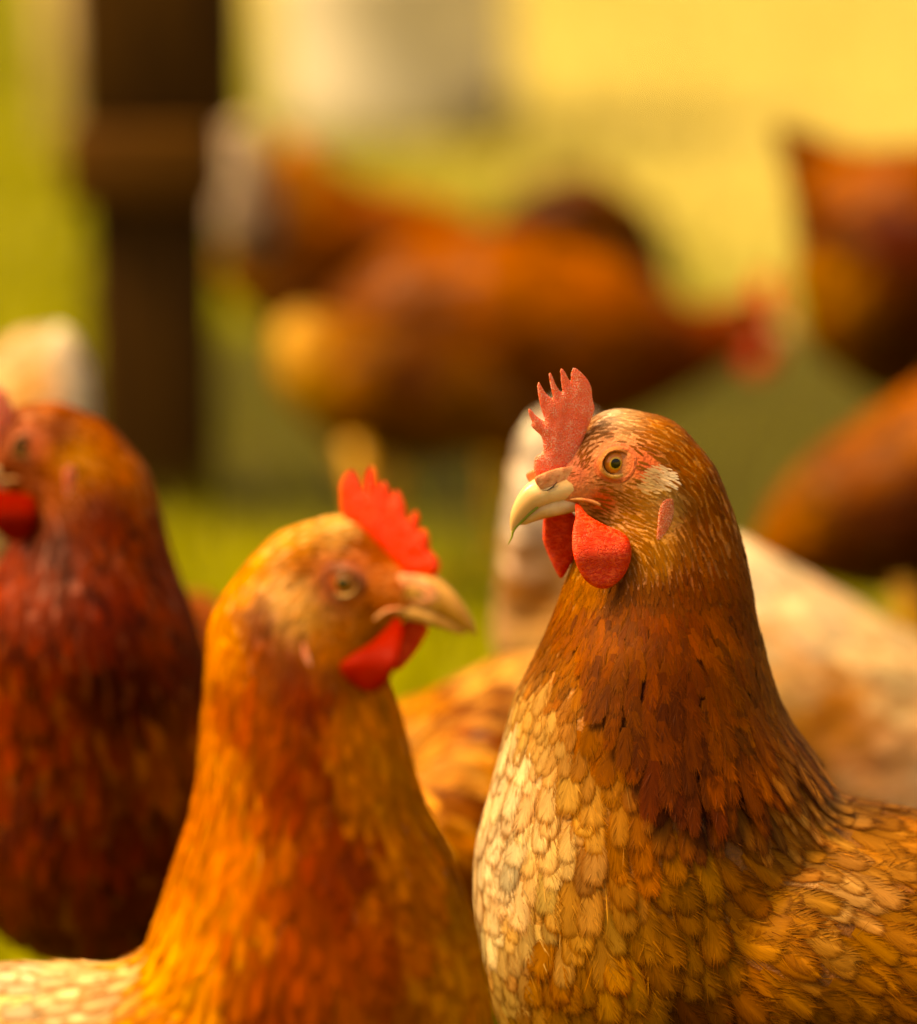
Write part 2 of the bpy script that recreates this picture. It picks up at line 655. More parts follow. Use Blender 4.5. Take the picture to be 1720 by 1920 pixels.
M_EYE = attr_mat('eye', 0.06, 0.0, 0.5)
M_LEG = plain('leg_scales', lin('c89020'), 0.5, scale=200, c2=lin('9a6410'), bump=0.5)


# ------------------------------------------------------------------ plumage
GAIN = 0.8


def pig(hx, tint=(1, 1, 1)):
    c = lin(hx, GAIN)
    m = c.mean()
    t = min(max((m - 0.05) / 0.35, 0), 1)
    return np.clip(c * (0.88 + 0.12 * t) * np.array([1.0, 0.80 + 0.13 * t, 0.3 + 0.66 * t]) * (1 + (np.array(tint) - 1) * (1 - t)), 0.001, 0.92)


class Guides:
    """how the plumage looks at places on a hen: px, py, dx, dy, length, width, centre colour, edge colour, pointed, lace, streak, lift"""

    def __init__(self, rows, eps=22.0, power=2.2, tint=(1, 1, 1)):
        self.pos = np.array([[r[0], r[1]] for r in rows], float)
        self.dir = np.array([[r[2], r[3]] for r in rows], float)
        self.dir /= np.linalg.norm(self.dir, axis=1)[:, None]
        self.lw = np.array([[r[4], r[5]] for r in rows], float)
        self.c1 = np.array([pig(r[6], tint) for r in rows])
        self.c2 = np.array([pig(r[7], tint) for r in rows])
        self.par = np.array([r[8:12] for r in rows], float)
        self.eps, self.power = eps, power

    def at(self, px, py):
        d2 = (px[:, None] - self.pos[None, :, 0]) ** 2 + (py[:, None] - self.pos[None, :, 1]) ** 2
        w = 1 / (d2 + self.eps ** 2) ** self.power
        w /= w.sum(1)[:, None]
        return (w @ self.dir, w @ self.lw, w @ self.c1, w @ self.c2, w @ self.par)


def feather_shape(nu, nv, pointy):
    v = np.linspace(0, 1, nv)
    u = np.linspace(-1, 1, nu)
    rnd = np.where(v < 0.62, 0.45 + 0.55 * np.sin(np.clip(v / 0.62, 0, 1) * math.pi / 2), np.sqrt(np.clip(1 - ((v - 0.62) / 0.385) ** 2, 0.0, 1)))
    pnt = np.where(v < 0.45, 0.5 + 0.5 * np.sin(np.clip(v / 0.45, 0, 1) * math.pi / 2), np.cos(np.clip((v - 0.45) / 0.56, 0, 1) * math.pi / 2) ** 0.85)
    return u, v, rnd, pnt


def lw0(guides, px, py):
    return guides.at(px, py)[1][:, 0]


def grow_feathers(fld, V, Q, Y, guides, spacing=0.42, mask=None, nu=3, nv=6, over=3.0, select=None, jitter=0.22, colvar=0.22, region=None, base_off=0.0, ls=1.0, ws=1.0, fs=1.0, barbs=0, barb_w=0.035):
    """returns arrays of a feather mesh laid like tiles over the surface"""
    s = mpp(Y)
    T = np.concatenate([Q[:, [0, 1, 2]], Q[:, [0, 2, 3]]])
    A, B, D = V[T[:, 0]], V[T[:, 1]], V[T[:, 2]]
    ar = 0.5 * np.linalg.norm(np.cross(B - A, D - A), axis=1)
    cen = (A + B + D) / 3
    px, py = to_px(cen[:, 0], cen[:, 2], Y)
    if region is not None:
        ar = ar * region(px, py, cen)
    _, lw, _, _, _ = guides.at(px, py)
    L = lw[:, 0] * s
    Wd = L * lw[:, 1]
    sp = spacing * np.sqrt(L * Wd * 2)
    dens = ar / sp ** 2 * over
    ntot = int(dens.sum())
    if ntot == 0:
        return None
    pick = rng.choice(len(T), ntot, p=dens / dens.sum())
    r1 = np.sqrt(rng.random(ntot)); r2 = rng.random(ntot)
    pts = (1 - r1)[:, None] * A[pick] + (r1 * (1 - r2))[:, None] * B[pick] + (r1 * r2)[:, None] * D[pick]
    rad = sp[pick] * 0.95
    kd = kdtree.KDTree(ntot)
    for i, p in enumerate(pts.tolist()):
        kd.insert(p, i)
    kd.balance()
    alive = np.ones(ntot, bool)
    keep = []
    pl = pts.tolist()
    for i in range(ntot):
        if not alive[i]:
            continue
        keep.append(i)
        for (_, j, _) in kd.find_range(pl[i], rad[i]):
            alive[j] = False
    p = pts[keep]
    px, py = to_px(p[:, 0], p[:, 2], Y)
    if mask is not None:
        k = rng.random(len(p)) < mask(px, py, p)
        p, px, py = p[k], px[k], py[k]
    n = len(p)
    bo = base_off(px, py) if callable(base_off) else np.full(n, base_off)
    gj = np.clip(lw0(guides, px, py) * 0.22, 4, 20)
    dr, lw, c1, c2, par = guides.at(px + rng.normal(0, 1, n) * gj, py + rng.normal(0, 1, n) * gj)
    g = fld.grad(p)
    nrm = g / (np.linalg.norm(g, axis=1)[:, None] + 1e-9)
    d3 = np.stack([dr[:, 0], np.zeros(n), -dr[:, 1]], 1)
    d3 += rng.normal(0, jitter, (n, 3)) * np.linalg.norm(d3, axis=1)[:, None]
    d3[:, 2] -= 0.12
    tg = d3 - (d3 * nrm).sum(1)[:, None] * nrm
    tg /= np.linalg.norm(tg, axis=1)[:, None] + 1e-9
    bt = np.cross(nrm, tg)
    L = lw[:, 0] * s * rng.uniform(0.8, 1.25, n) * ls
    W = L / ls * lw[:, 1] * rng.uniform(0.8, 1.15, n) * ws
    pointy = par[:, 0]
    u, v, rp, pp = feather_shape(nu, nv, 0)
    prof = rp[None, :] * (1 - pointy[:, None]) + pp[None, :] * pointy[:, None]       # n, nv
    prof = np.maximum(prof, 0.02)
    # lay out
    P0 = p[:, None, None, :] + tg[:, None, None, :] * (L[:, None, None] * (v[None, :, None] - 0.15))[..., None] \
        + bt[:, None, None, :] * (W[:, None, None] * prof[:, :, None] * u[None, None, :])[..., None]
    flat = P0.reshape(-1, 3)
    lr = rng.uniform(0.5, 1.5, n)
    for _ in range(2):
        d = fld.val(flat)
        gg = fld.grad(flat)
        gl = np.linalg.norm(gg, axis=1)[:, None]
        lift = par[:, 3] * lr * fs
        target = (bo[:, None, None] + L[:, None, None] * (0.012 + (0.048 * v[None, :, None] ** 1.3 * lift[:, None, None]))
                  - 0.02 * W[:, None, None] * (u[None, None, :] ** 2) * np.ones((1, nv, 1))) + 0 * P0[..., 0]
        flat = flat + ((target.reshape(-1) - d) / np.maximum(gl[:, 0], 0.3))[:, None] * gg / np.maximum(gl, 0.3)
    uu = np.broadcast_to((u * 0.5 + 0.5)[None, None, :], (n, nv, nu)).reshape(-1)
    vv = np.broadcast_to(v[None, :, None], (n, nv, nu)).reshape(-1)
    rn = np.repeat(rng.random(n), nv * nu)
    st = np.repeat(np.clip(par[:, 2] * rng.uniform(0.0, 1.8, n), 0, 1), nv * nu)
    la = np.repeat(np.clip(par[:, 1] * rng.uniform(0.5, 1.3, n), 0, 1), nv * nu)
    k = (1 + rng.normal(0, colvar, n))[:, None]
    warm = rng.normal(0, 0.045, n)[:, None] * np.array([[0.0, 1.0, 1.0]])
    c1 = np.clip(c1 * np.clip(k, 0.45, 1.6) * (1 + warm), 0, 0.92)
    c2 = np.clip(c2 * np.clip(k, 0.45, 1.6) * (1 + warm), 0, 0.92)
    col = np.repeat(c1, nv * nu, 0)
    edg = np.concatenate([np.repeat(c2, nv * nu, 0), la[:, None]], 1)
    prm = np.stack([uu, vv, rn, st], 1)
    base = (np.arange(n) * nv * nu)[:, None, None]
    ii = np.arange(nv - 1)[None, :, None] * nu
    jj = np.arange(nu - 1)[None, None, :]
    a = base + ii + jj
    F = np.stack([a, a + 1, a + nu + 1, a + nu], -1).reshape(-1, 4)
    mi = np.zeros(len(F), np.int32)
    if barbs:
        K = barbs
        side = np.where(rng.random((n, K)) < 0.5, -1.0, 1.0)
        v0 = rng.uniform(0.1, 0.86, (n, K))
        t = np.array([0.0, 0.55, 1.0])[None, None, :]
        reach = rng.uniform(0.14, 0.24, (n, K))
        pv = np.clip(v0 + 0.5 * reach, 0, 1)
        fi = pv * (nv - 1)
        i0 = np.minimum(fi.astype(int), nv - 2)
        fr = fi - i0
        rows_ = np.arange(n)[:, None]
        pend = prof[rows_, i0] * (1 - fr) + prof[rows_, i0 + 1] * fr
        lat1 = pend * rng.uniform(0.5, 1.02, (n, K))
        lat0 = lat1 * 0.35
        lat = side[:, :, None] * (lat0[:, :, None] + (lat1 - lat0)[:, :, None] * t)
        vv_ = v0[:, :, None] + reach[:, :, None] * (t ** 1.15)
        wd = barb_w * (1 - 0.75 * t) * rng.uniform(0.6, 1.4, (n, K))[:, :, None]
        latv = np.stack([lat - wd, lat + wd], -1)                      # n,K,3,2
        vvv = np.stack([vv_ + 0.3 * wd, vv_ - 0.3 * wd], -1)
        lift_b = rng.uniform(0.0, 1.0, (n, K)) ** 3
        Pb = p[:, None, None, None, :] + tg[:, None, None, None, :] * (L[:, None, None, None] * (vvv - 0.15))[..., None] \
            + bt[:, None, None, None, :] * (W[:, None, None, None] * latv)[..., None]
        fb = Pb.reshape(-1, 3)
        nb_ = np.repeat(nrm, K * 6, 0)
        tgt = (bo[:, None, None, None] + L[:, None, None, None] * (0.014 + 0.048 * np.clip(vvv, 0, 1.2) ** 1.3 * (par[:, 3] * lr * fs)[:, None, None, None]
               + 0.035 * lift_b[:, :, None, None] * t[..., None])).reshape(-1)
        for _ in range(2):
            d = fld.val(fb)
            fb = fb + (tgt - d)[:, None] * nb_
        kb = 1 + rng.normal(0, 0.15, (n, K))
        kb = np.clip(kb, 0.5, 1.7)
        kb6 = np.repeat(kb.reshape(-1), 6)[:, None]
        colb = np.clip(np.repeat(c1, K * 6, 0) * kb6, 0, 0.95)
        edgb = np.concatenate([np.clip(np.repeat(c2, K * 6, 0) * kb6, 0, 0.95), np.repeat(la[::nv * nu], K * 6)[:, None]], 1)
        latn = np.clip(np.abs(latv) / np.maximum(pend, 0.05)[:, :, None, None], 0, 1)
        ub = (0.5 + 0.5 * latn * side[:, :, None, None]).reshape(-1)
        vb = np.clip(vvv, 0, 1).reshape(-1)
        prb = np.stack([ub, vb, np.repeat(rn[::nv * nu], K * 6), np.repeat(st[::nv * nu], K * 6)], 1)
        b0 = (len(flat) + np.arange(n * K) * 6)[:, None]
        Fb = np.concatenate([b0 + np.array([[0, 1, 3, 2]]), b0 + np.array([[2, 3, 5, 4]])])
        flat = np.concatenate([flat, fb]); F = np.concatenate([F, Fb])
        col = np.concatenate([col, colb]); edg = np.concatenate([edg, edgb]); prm = np.concatenate([prm, prb])
        mi = np.concatenate([mi, np.ones(len(Fb), np.int32)])
        print('feathers', n, 'faces', len(F))
    return flat, F, col, edg, prm, mi


def add_feathers(name, data, parent):
    if data is None or len(data[0]) == 0:
        return None
    V, F, col, edg, prm, mi = data
    return mesh_from(name, V, F, M_FEATHER, parent, True, {'col': col, 'edg': edg, 'par': prm}, M_BARB, mi)


def chain_to_ells(chains, Y):
    """chains of (px, py, radius px, depth ratio, dy metres)"""
    s = mpp(Y)
    out = []
    for ch in chains:
        ch = [tuple(k) + (0.0,) * (5 - len(k)) for k in ch]
        for a, b in zip(ch[:-1], ch[1:]):
            a = np.array(a); b = np.array(b)
            d = math.hypot(b[0] - a[0], b[1] - a[1]) + abs(b[4] - a[4]) / s
            n = max(2, int(d / (0.12 * min(a[2], b[2]))) + 1)
            for t in np.linspace(0, 1, n):
                k = a + (b - a) * t
                c = P(k[0], k[1], Y)
                out.append([c[0], Y + k[4], c[2], k[2] * s, k[2] * s * k[3], k[2] * s])
        if len(ch) == 1:
            k = ch[0]
            c = P(k[0], k[1], Y)
            out.append([c[0], Y + k[4], c[2], k[2] * s, k[2] * s * k[3], k[2] * s])
    return out


def make_legs(root, x, Y, zb, scale=1.0, face=1, spread=0.035):
    for sgn in (-1, 1):
        y = Y + sgn * spread * scale
        fx = x + 0.012 * sgn
        k = scale
        parts = [tube([(fx - 0.02 * k * face, y, zb + 0.02), (fx - 0.012 * k * face, y, zb * 0.55 + 0.02), (fx - 0.016 * k * face, y, 0.055 * k), (fx, y, 0.012 * k)],
                      [0.011 * k, 0.0075 * k, 0.0055 * k, 0.0065 * k], 8)]
        for an, ln in ((-0.5, 0.045), (0.0, 0.055), (0.5, 0.045), (math.pi, 0.022)):
            dx, dy = math.cos(an) * face * ln * k, math.sin(an) * ln * k
            parts.append(tube([(fx, y, 0.011 * k), (fx + dx * 0.5, y + dy * 0.5, 0.009 * k), (fx + dx * 0.9, y + dy * 0.9, 0.005 * k), (fx + dx * 1.12, y + dy * 1.12, 0.0015)],
                              [0.006 * k, 0.005 * k, 0.0035 * k, 0.001 * k], 6))
        V, F = merge(parts)
        mesh_from('leg', V, F, M_LEG, root)


class Head:
    """local frame of a head whose traced outlines are given in photograph pixels"""

    def __init__(self, eye, Y, facing, yaw):
        self.eye, self.Y, self.s, self.f, self.a = eye, Y, mpp(Y), facing, yaw
        self.O = P(eye[0], eye[1], Y)

    def pt(self, px, py, z):
        """z: pixels out of the head's mid-plane towards the camera"""
        px = np.asarray(px, float); py = np.asarray(py, float); z = np.asarray(z, float)
        u = self.f * (px - self.eye[0])
        xl = (u + z * math.sin(self.a)) / math.cos(self.a)
        x = self.O[0] + self.s * self.f * u
        y = self.O[1] - self.s * (xl * math.sin(self.a) + z * math.cos(self.a))
        zz = self.O[2] - (py - self.eye[1]) * self.s / CT
        return np.stack([x, y + 0 * x, zz + 0 * x], -1)

    def mirror(self, W):
        """reflect world points through the head's mid-plane"""
        nrm = np.array([-self.f * math.sin(self.a), -math.cos(self.a), 0])
        d = (W - self.O) @ nrm
        return W - 2 * d[:, None] * nrm

    def dy(self, px):
        u = self.f * (px - self.eye[0])
        return -self.s * u * math.tan(self.a)

    def lateral(self, fld, px, py):
        """how far (pixels) the skull reaches out of the mid-plane at this pixel"""
        q = self.pt(px, py, 0.0)
        yf = fld.front(q[0], q[2], self.Y + 0.02)
        # solve y = O - s(xl sin + z cos), xl=(u+z sin)/cos
        u = self.f * (px - self.eye[0])
        a = self.a
        # y = Oy - s*(u tan + z sin^2/cos + z cos) = Oy - s*(u tan + z/cos)
        return ((self.O[1] - yf) / self.s - u * math.tan(a)) * math.cos(a)


def loft(H, secs, n=14, flat=0.0):
    V = []
    for (tx, ty), (bx, by), w in secs:
        c = np.array([(tx + bx) / 2, (ty + by) / 2]); h = np.array([(tx - bx) / 2, (ty - by) / 2])
        for k in range(n):
            th = 2 * math.pi * k / n
            co, si = math.cos(th), math.sin(th)
            ww = w * (1 - 0.25 * max(co, 0))
            q = c + h * co
            V.append(H.pt(q[0], q[1], ww * math.copysign(abs(si) ** 0.8, si)))
    V = np.array(V)
    F = []
    m = len(secs)
    for i in range(m - 1):
        for k in range(n):
            F.append((i * n + k, i * n + (k + 1) % n, (i + 1) * n + (k + 1) % n, (i + 1) * n + k))
    a = len(V)
    V = np.concatenate([V, V[:n].mean(0)[None], V[-n:].mean(0)[None]])
    for k in range(0, n, 2):
        F.append((a, k, (k + 1) % n, (k + 2) % n))
        F.append((a + 1, (m - 1) * n + (k + 2) % n, (m - 1) * n + (k + 1), (m - 1) * n + k))
    return V, np.array(F)


def subdiv(o, lv=1):
    md = o.modifiers.new('sub', 'SUBSURF'); md.levels = lv; md.render_levels = lv


def build_head(root, H, fld, hd):
    # comb
    V, Q = inflate(hd['comb'], hd.get('comb_t', 8.5), 30, 1.6, hd.get('comb_taper'))
    lean = hd.get('comb_lean', 0.0)
    top = max(p[1] for p in hd['comb'])
    z = V[:, 2] + lean * (top - V[:, 1]) + (3.0 * np.sin(V[:, 0] * 0.11) + 1.6 * np.sin(V[:, 0] * 0.27 + V[:, 1] * 0.05) + 0.5 * np.sin(V[:, 1] * 0.13 + V[:, 0] * 0.1)) * np.clip((top - V[:, 1]) / 60, 0, 1) * hd.get('wave', 1.0)
    mesh_from('comb', H.pt(V[:, 0], V[:, 1], z), Q, hd.get('comb_m', M_COMB), root)
    # wattles
    for key in ('wattle_near', 'wattle_far'):
        if key not in hd:
            continue
        V, Q = inflate(hd[key], 9, 16, 1.7)
        y0 = V[:, 1].min()
        zc = hd[key + '_z']
        sgn = 1 if zc > 0 else -1
        if sgn > 0:
            qx, qy = V[::7, 0], V[::7, 1]
            zl = np.array([H.lateral(fld, a, b) for a, b in zip(qx[::6], qy[::6])])
            zmax = zl.max() + 5

            tt = np.clip((V[:, 1] - y0) / (0.62 * (V[:, 1].max() - y0)), 0, 1)
            dz = (zmax - zc) * np.sin(tt * math.pi / 2)
        else:
            dz = 0
        z = V[:, 2] + zc + dz + sgn * 6 * np.sin(np.clip((V[:, 1] - y0) / 110, 0, 1) * 2.6)
        mesh_from('wattle', H.pt(V[:, 0], V[:, 1], z), Q, hd.get('wattle_m', M_WATTLE) if sgn > 0 else M_WATTLE, root)
    # beak: upper and lower mandible
    V, F = loft(H, hd['upper'])
    bk = register(mesh_from('beak', V, F, hd.get('beak_m', M_BEAK), root), root)
    subdiv(bk, 2)
    V, F = loft(H, hd['lower'])
    lo = mesh_from('lower_mandible', V, F, hd.get('beak_m', M_BEAK), bk)
    subdiv(lo, 2)
    # nostril slit with its soft cover, gape corner, both sides
    for side in (1, -1):
        def put(V):
            return V if side == 1 else H.mirror(V)
        if 'nostril' in hd:
            pts = np.array(hd['nostril'], float)
            zs = hd['nostril_z']
            V, F = tube(H.pt(pts[:, 0], pts[:, 1], zs), [0.3 * H.s, 1.3 * H.s, 1.5 * H.s, 0.4 * H.s][:len(pts)], 6)
            mesh_from('nostril', put(V), F, M_DARK, bk)
        if 'cere' in hd:
            V, Q = inflate(hd['cere'], 4, 14, 1.6)
            mesh_from('cere', put(H.pt(V[:, 0], V[:, 1], V[:, 2] + hd['nostril_z'] - 6.0)), Q, M_CERE, bk)
        gp = np.array(hd['gape'], float)
        zz = [H.lateral(fld, a, b) * 1.0 for a, b in gp]
        zz = np.array(hd.get('gape_z', zz))
        V, F = tube(H.pt(gp[:, 0], gp[:, 1], zz), np.array(hd.get('gape_r', [3, 4.5, 5, 3.5])) * H.s, 8)
        g = mesh_from('gape', put(V), F, M_GAPE, bk)
        subdiv(g, 1)
        # eye: lathe about the lateral axis
        ex, ey = H.eye
        ze = H.lateral(fld, ex, ey) + hd.get('eye_out', 0)
        R = hd['eye_r'] * 1.12
        r0 = hd['eye_r']
        k = r0 / 24.0
        rings = np.concatenate([np.linspace(0.02, 8.5, 8), np.linspace(9.2, 10.4, 4), np.linspace(11, 24, 18), [25.5]]) * k
        nseg = 40
        Vv, cc = [], []
        for rr in rings:
            zz2 = math.sqrt(max(R * R - rr * rr, 0)) - R * 0.80
            for q in range(nseg):
                th = 2 * math.pi * q / nseg
                Vv.append((ex + rr * math.cos(th), ey + rr * math.sin(th), ze + zz2))
                x = rr / k
                if x < 9.6:
                    c = lin('0a0402')
                elif x < 12.5:
                    c = lin('c89a40')
                elif x < 21:
                    c = lin('dc7c3a') * (0.8 + 0.35 * random.random())
                elif x < 24:
                    c = lin('6a3410')
                else:
                    c = lin('2a1408')
                cc.append(c * (hd.get('eye_dim', 1.0)))
        Vv = np.array(Vv)
        F = [(i * nseg + q, i * nseg + (q + 1) % nseg, (i + 1) * nseg + (q + 1) % nseg, (i + 1) * nseg + q) for i in range(len(rings) - 1) for q in range(nseg)]
        eb = register(mesh_from('eye', put(H.pt(Vv[:, 0], Vv[:, 1], Vv[:, 2])), np.array(F), M_EYE, root, True, {'col': np.array(cc)}), root)
        # eyelid: three soft folds round the eye
        prof = [(22.5, -2), (23.2, 2.6), (25.5, 4.4), (28, 3.6), (29.5, 1.4), (31.5, 2.6), (34.5, 2.4), (36.5, 0.4), (38, 1.0), (40, 0.2), (42, -1.5), (44, -6)]
        Vv, cc = [], []
        for (pr, pz) in prof:
            for q in range(nseg):
                th = 2 * math.pi * q / nseg
                ax = 1.0 + 0.05 * math.cos(2 * th)
                wob = 1 + 0.015 * math.sin(5 * th + pr) + 0.01 * math.sin(11 * th + 2 * pr)
                rx = pr * k * ax * wob
                x_, y_ = ex + rx * math.cos(th), ey + rx * math.sin(th) * 1.0
                Vv.append((x_, y_, ze + pz * k + hd.get('lid_z', 0)))
                low = max(0, math.sin(th))
                if pr < 30:
                    c = lin('a86438') * (1 - low) + lin('dca868') * low
                else:
                    c = lin('d06a46') * (0.8 + 0.35 * random.random()) * (1 - 0.25 * min(1, (pr - 30) / 12))
                cc.append(c * hd.get('lid_dim', 1.0))
        Vv = np.array(Vv)
        # outer folds sink onto the skull
        W = H.pt(Vv[:, 0], Vv[:, 1], Vv[:, 2])
        rr = np.hypot(Vv[:, 0] - ex, Vv[:, 1] - ey) / k
        d = fld.val(W)
        gg = fld.grad(W); gl = np.linalg.norm(gg, axis=1)
        pzs = np.repeat([q[1] for q in prof], nseg) * H.s * 0.55
        wgt = np.clip((rr - 27) / 8, 0, 1)
        W = W + (wgt * (pzs + 0.6 * H.s - d) / np.maximum(gl, 0.3))[:, None] * gg / np.maximum(gl, 0.3)[:, None]
        F = [(i * nseg + q, i * nseg + (q + 1) % nseg, (i + 1) * nseg + (q + 1) % nseg, (i + 1) * nseg + q) for i in range(len(prof) - 1) for q in range(nseg)]
        el = mesh_from('eyelid', put(W), np.array(F), M_SKIN, eb, True, {'col': np.array(cc)})
        subdiv(el, 1)
        if 'lobe' in hd:
            V, Q = inflate(hd['lobe'], 3, 12, 1.6)
            cx, cy = np.mean([q[0] for q in hd['lobe']]), np.mean([q[1] for q in hd['lobe']])
            zl = H.lateral(fld, cx, cy) + hd.get('lobe_out', 4)
            mesh_from('earlobe', put(H.pt(V[:, 0], V[:, 1], V[:, 2] + zl)), Q, M_LOBE, root)


GROUP = 'brown hens standing in the run'


def make_hen(label, Y, chains, guides, h=0.003, nblur=3, mask=None, head=None, skin=None, passes=None, legs=None, tips=None, eps=22, tint=(1, 1, 1)):
    s = mpp(Y)
    fld = Field(chain_to_ells(chains, Y), h, nblur)
    V, Q = fld.mesh()
    # underside of the body tells where the legs begin
    bx = legs[0]
    lx = P(bx, 1500, Y)[0]
    lk = legs[1]
    ly = Y + (legs[3] if len(legs) > 3 else 0)
    near = np.abs(V[:, 0] - lx) < 0.04
    zb = V[near, 2].min() if near.any() else 0.1
    root = thing('hen', (lx, ly, 0), label, 'hen', None)
    G = Guides(guides, eps, tint=tint)
    px, py = to_px(V[:, 0], V[:, 2], Y)
    _, _, c1, c2, _ = G.at(px, py)
    col = 0.5 * c1 + 0.5 * c2
    col = col * (0.85 + 0.3 * rng.random((len(V), 1)))
    if skin:
        for (sx, sy, sr, hx) in skin:
            w = np.clip(1.4 - np.hypot(px - sx, py - sy) / sr, 0, 1)[:, None]
            w = w * w * (3 - 2 * w)
            col = col * (1 - w) + lin(hx, 0.85) * w
    body = mesh_from('body', V, Q, M_SKIN, root, True, {'col': col})
    store = {}
    for ps in passes:
        nm = ps.pop('name')
        g = Guides(ps.pop('guides'), eps, tint=tint) if 'guides' in ps else G
        data = grow_feathers(fld, V, Q, Y, g, mask=ps.pop('mask', mask), **ps)
        if nm in store:
            a, o = store[nm], len(store[nm][0])
            store[nm] = (np.concatenate([a[0], data[0]]), np.concatenate([a[1], data[1] + o])) + tuple(np.concatenate([x, y_]) for x, y_ in zip(a[2:], data[2:]))
        elif data is not None:
            store[nm] = data
    for nm, data in store.items():
        add_feathers(nm, data, root)
    make_legs(root, lx, ly, max(zb, 0.06), lk, legs[2])
    if head:
        build_head(root, head[0], fld, head[1])
    return root, fld


# ================================================================== SETTING: ground, sky is the world
FLOCK_SHADE = (0.16, 4.1, 0.85, 0.8)  # ellipse of ground darkened in colour for the flock's shade


def ground():
    n = 160
    xs = np.concatenate([np.linspace(-120, -6, 14)[:-1], np.linspace(-6, 6, n), np.linspace(6, 120, 14)[1:]])
    ys = np.concatenate([np.linspace(-60, -1, 8)[:-1], np.linspace(-1, 16, n), np.linspace(16, 400, 16)[1:]])
    X, Yg = np.meshgrid(xs, ys, indexing='ij')
    Z = 0.008 * np.sin(X * 3.1 + Yg) * np.sin(Yg * 2.3) - 0.008
    V = np.stack([X, Yg, Z], -1).reshape(-1, 3)
    nx, ny = X.shape
    i = np.arange(nx - 1)[:, None] * ny + np.arange(ny - 1)[None]
    F = np.stack([i, i + ny, i + ny + 1, i + 1], -1).reshape(-1, 4)
    m, nt, out = new_mat('pasture')
    L = nt.links
    tc = N(nt, 'ShaderNodeTexCoord')
    sx = N(nt, 'ShaderNodeSeparateXYZ'); L.new(tc.outputs['Object'], sx.inputs[0])
    n1 = N(nt, 'ShaderNodeTexNoise'); n1.inputs['Scale'].default_value = 1.1; n1.inputs['Detail'].default_value = 5
    L.new(tc.outputs['Object'], n1.inputs['Vector'])
    n2 = N(nt, 'ShaderNodeTexNoise'); n2.inputs['Scale'].default_value = 45; n2.inputs['Detail'].default_value = 5
    L.new(tc.outputs['Object'], n2.inputs['Vector'])
    # green by the camera, brighter yellow further off and right: sunlit distance painted in
    dist = math_node(nt, 'ADD', sx.outputs[1], math_node(nt, 'MULTIPLY', sx.outputs[0], 5.0))
    dist = math_node(nt, 'ADD', dist, math_node(nt, 'MULTIPLY', math_node(nt, 'SUBTRACT', n1.outputs['Fac'], 0.5), 3.5))
    f = maprange(nt, dist, 5.0, 9.8)
    c = mixcol(nt, f, tuple(lin('78781a')), tuple(lin('beb06c')))
    c = mixcol(nt, maprange(nt, n2.outputs['Fac'], 0.35, 0.7, 0.0, 0.5), c, tuple(lin('565010')))
    # dark ellipse under the flock: its shade painted into the ground colour
    ex = math_node(nt, 'DIVIDE', math_node(nt, 'SUBTRACT', sx.outputs[0], FLOCK_SHADE[0]), FLOCK_SHADE[2])
    ey = math_node(nt, 'DIVIDE', math_node(nt, 'SUBTRACT', sx.outputs[1], FLOCK_SHADE[1]), FLOCK_SHADE[3])
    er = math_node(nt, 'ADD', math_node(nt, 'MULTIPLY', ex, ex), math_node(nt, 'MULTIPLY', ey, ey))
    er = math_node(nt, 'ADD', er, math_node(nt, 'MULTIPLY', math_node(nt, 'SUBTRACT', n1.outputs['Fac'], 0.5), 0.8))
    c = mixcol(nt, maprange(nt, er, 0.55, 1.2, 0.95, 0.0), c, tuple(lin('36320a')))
    pb = N(nt, 'ShaderNodeBsdfPrincipled'); L.new(c, pb.inputs['Base Color']); pb.inputs['Roughness'].default_value = 0.9
    pb.inputs['Specular IOR Level'].default_value = 0.1
    bm = N(nt, 'ShaderNodeBump'); bm.inputs['Strength'].default_value = 0.6; bm.inputs['Distance'].default_value = 0.02
    L.new(n2.outputs['Fac'], bm.inputs['Height']); L.new(bm.outputs[0], pb.inputs['Normal'])
    L.new(pb.outputs[0], out.inputs[0])
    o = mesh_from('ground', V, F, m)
    o['kind'] = 'structure'
    # grass blades
    nb = 80000
    y = 1.0 + 13 * rng.random(nb) ** 1.3
    x = (rng.random(nb) - 0.5) * (2.2 + y * 0.95)
    er = ((x - FLOCK_SHADE[0]) / FLOCK_SHADE[2]) ** 2 + ((y - FLOCK_SHADE[1]) / FLOCK_SHADE[3]) ** 2 + rng.normal(0, 0.2, nb)
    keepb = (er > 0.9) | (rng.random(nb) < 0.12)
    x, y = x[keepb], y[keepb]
    nb = len(x)
    hgt = rng.uniform(0.02, 0.06, nb)
    wd = rng.uniform(0.0012, 0.0026, nb) * (1 + y * 0.12)
    an = rng.random(nb) * 2 * math.pi
    ln = rng.uniform(0.1, 0.8, nb) * hgt
    la = rng.random(nb) * 2 * math.pi
    b = np.stack([x, y, np.full(nb, -0.008)], 1)
    sdv = np.stack([np.cos(an), np.sin(an), 0 * an], 1) * wd[:, None]
    le = np.stack([np.cos(la) * ln, np.sin(la) * ln, hgt], 1)
    mid = b + le * np.array([0.35, 0.35, 0.6])
    Vg = np.stack([b - sdv, b + sdv, mid + sdv * 0.8, mid - sdv * 0.8, b + le + sdv * 0.1, b + le - sdv * 0.1], 1).reshape(-1, 3)
    k = (np.arange(nb) * 6)[:, None]
    Fg = np.concatenate([k + np.array([[0, 1, 2, 3]]), k + np.array([[3, 2, 4, 5]])])
    d = y + 5.0 * x + rng.normal(0, 1.2, nb)
    t = np.clip((d - 5.0) / 4.8, 0, 1)[:, None]  # blades carry the same sunlit-distance brightening in their colour
    cg = lin('7a7a1a') * (1 - t) + lin('beb06a') * t
    cg = cg * rng.uniform(0.7, 1.25, (nb, 1))
    g = mesh_from('grass', Vg, Fg, attr_mat('grass_blade', 0.5, 0, 0.3, 0.35), None, True, {'col': np.repeat(cg, 6, 0)})
    g['kind'] = 'stuff'
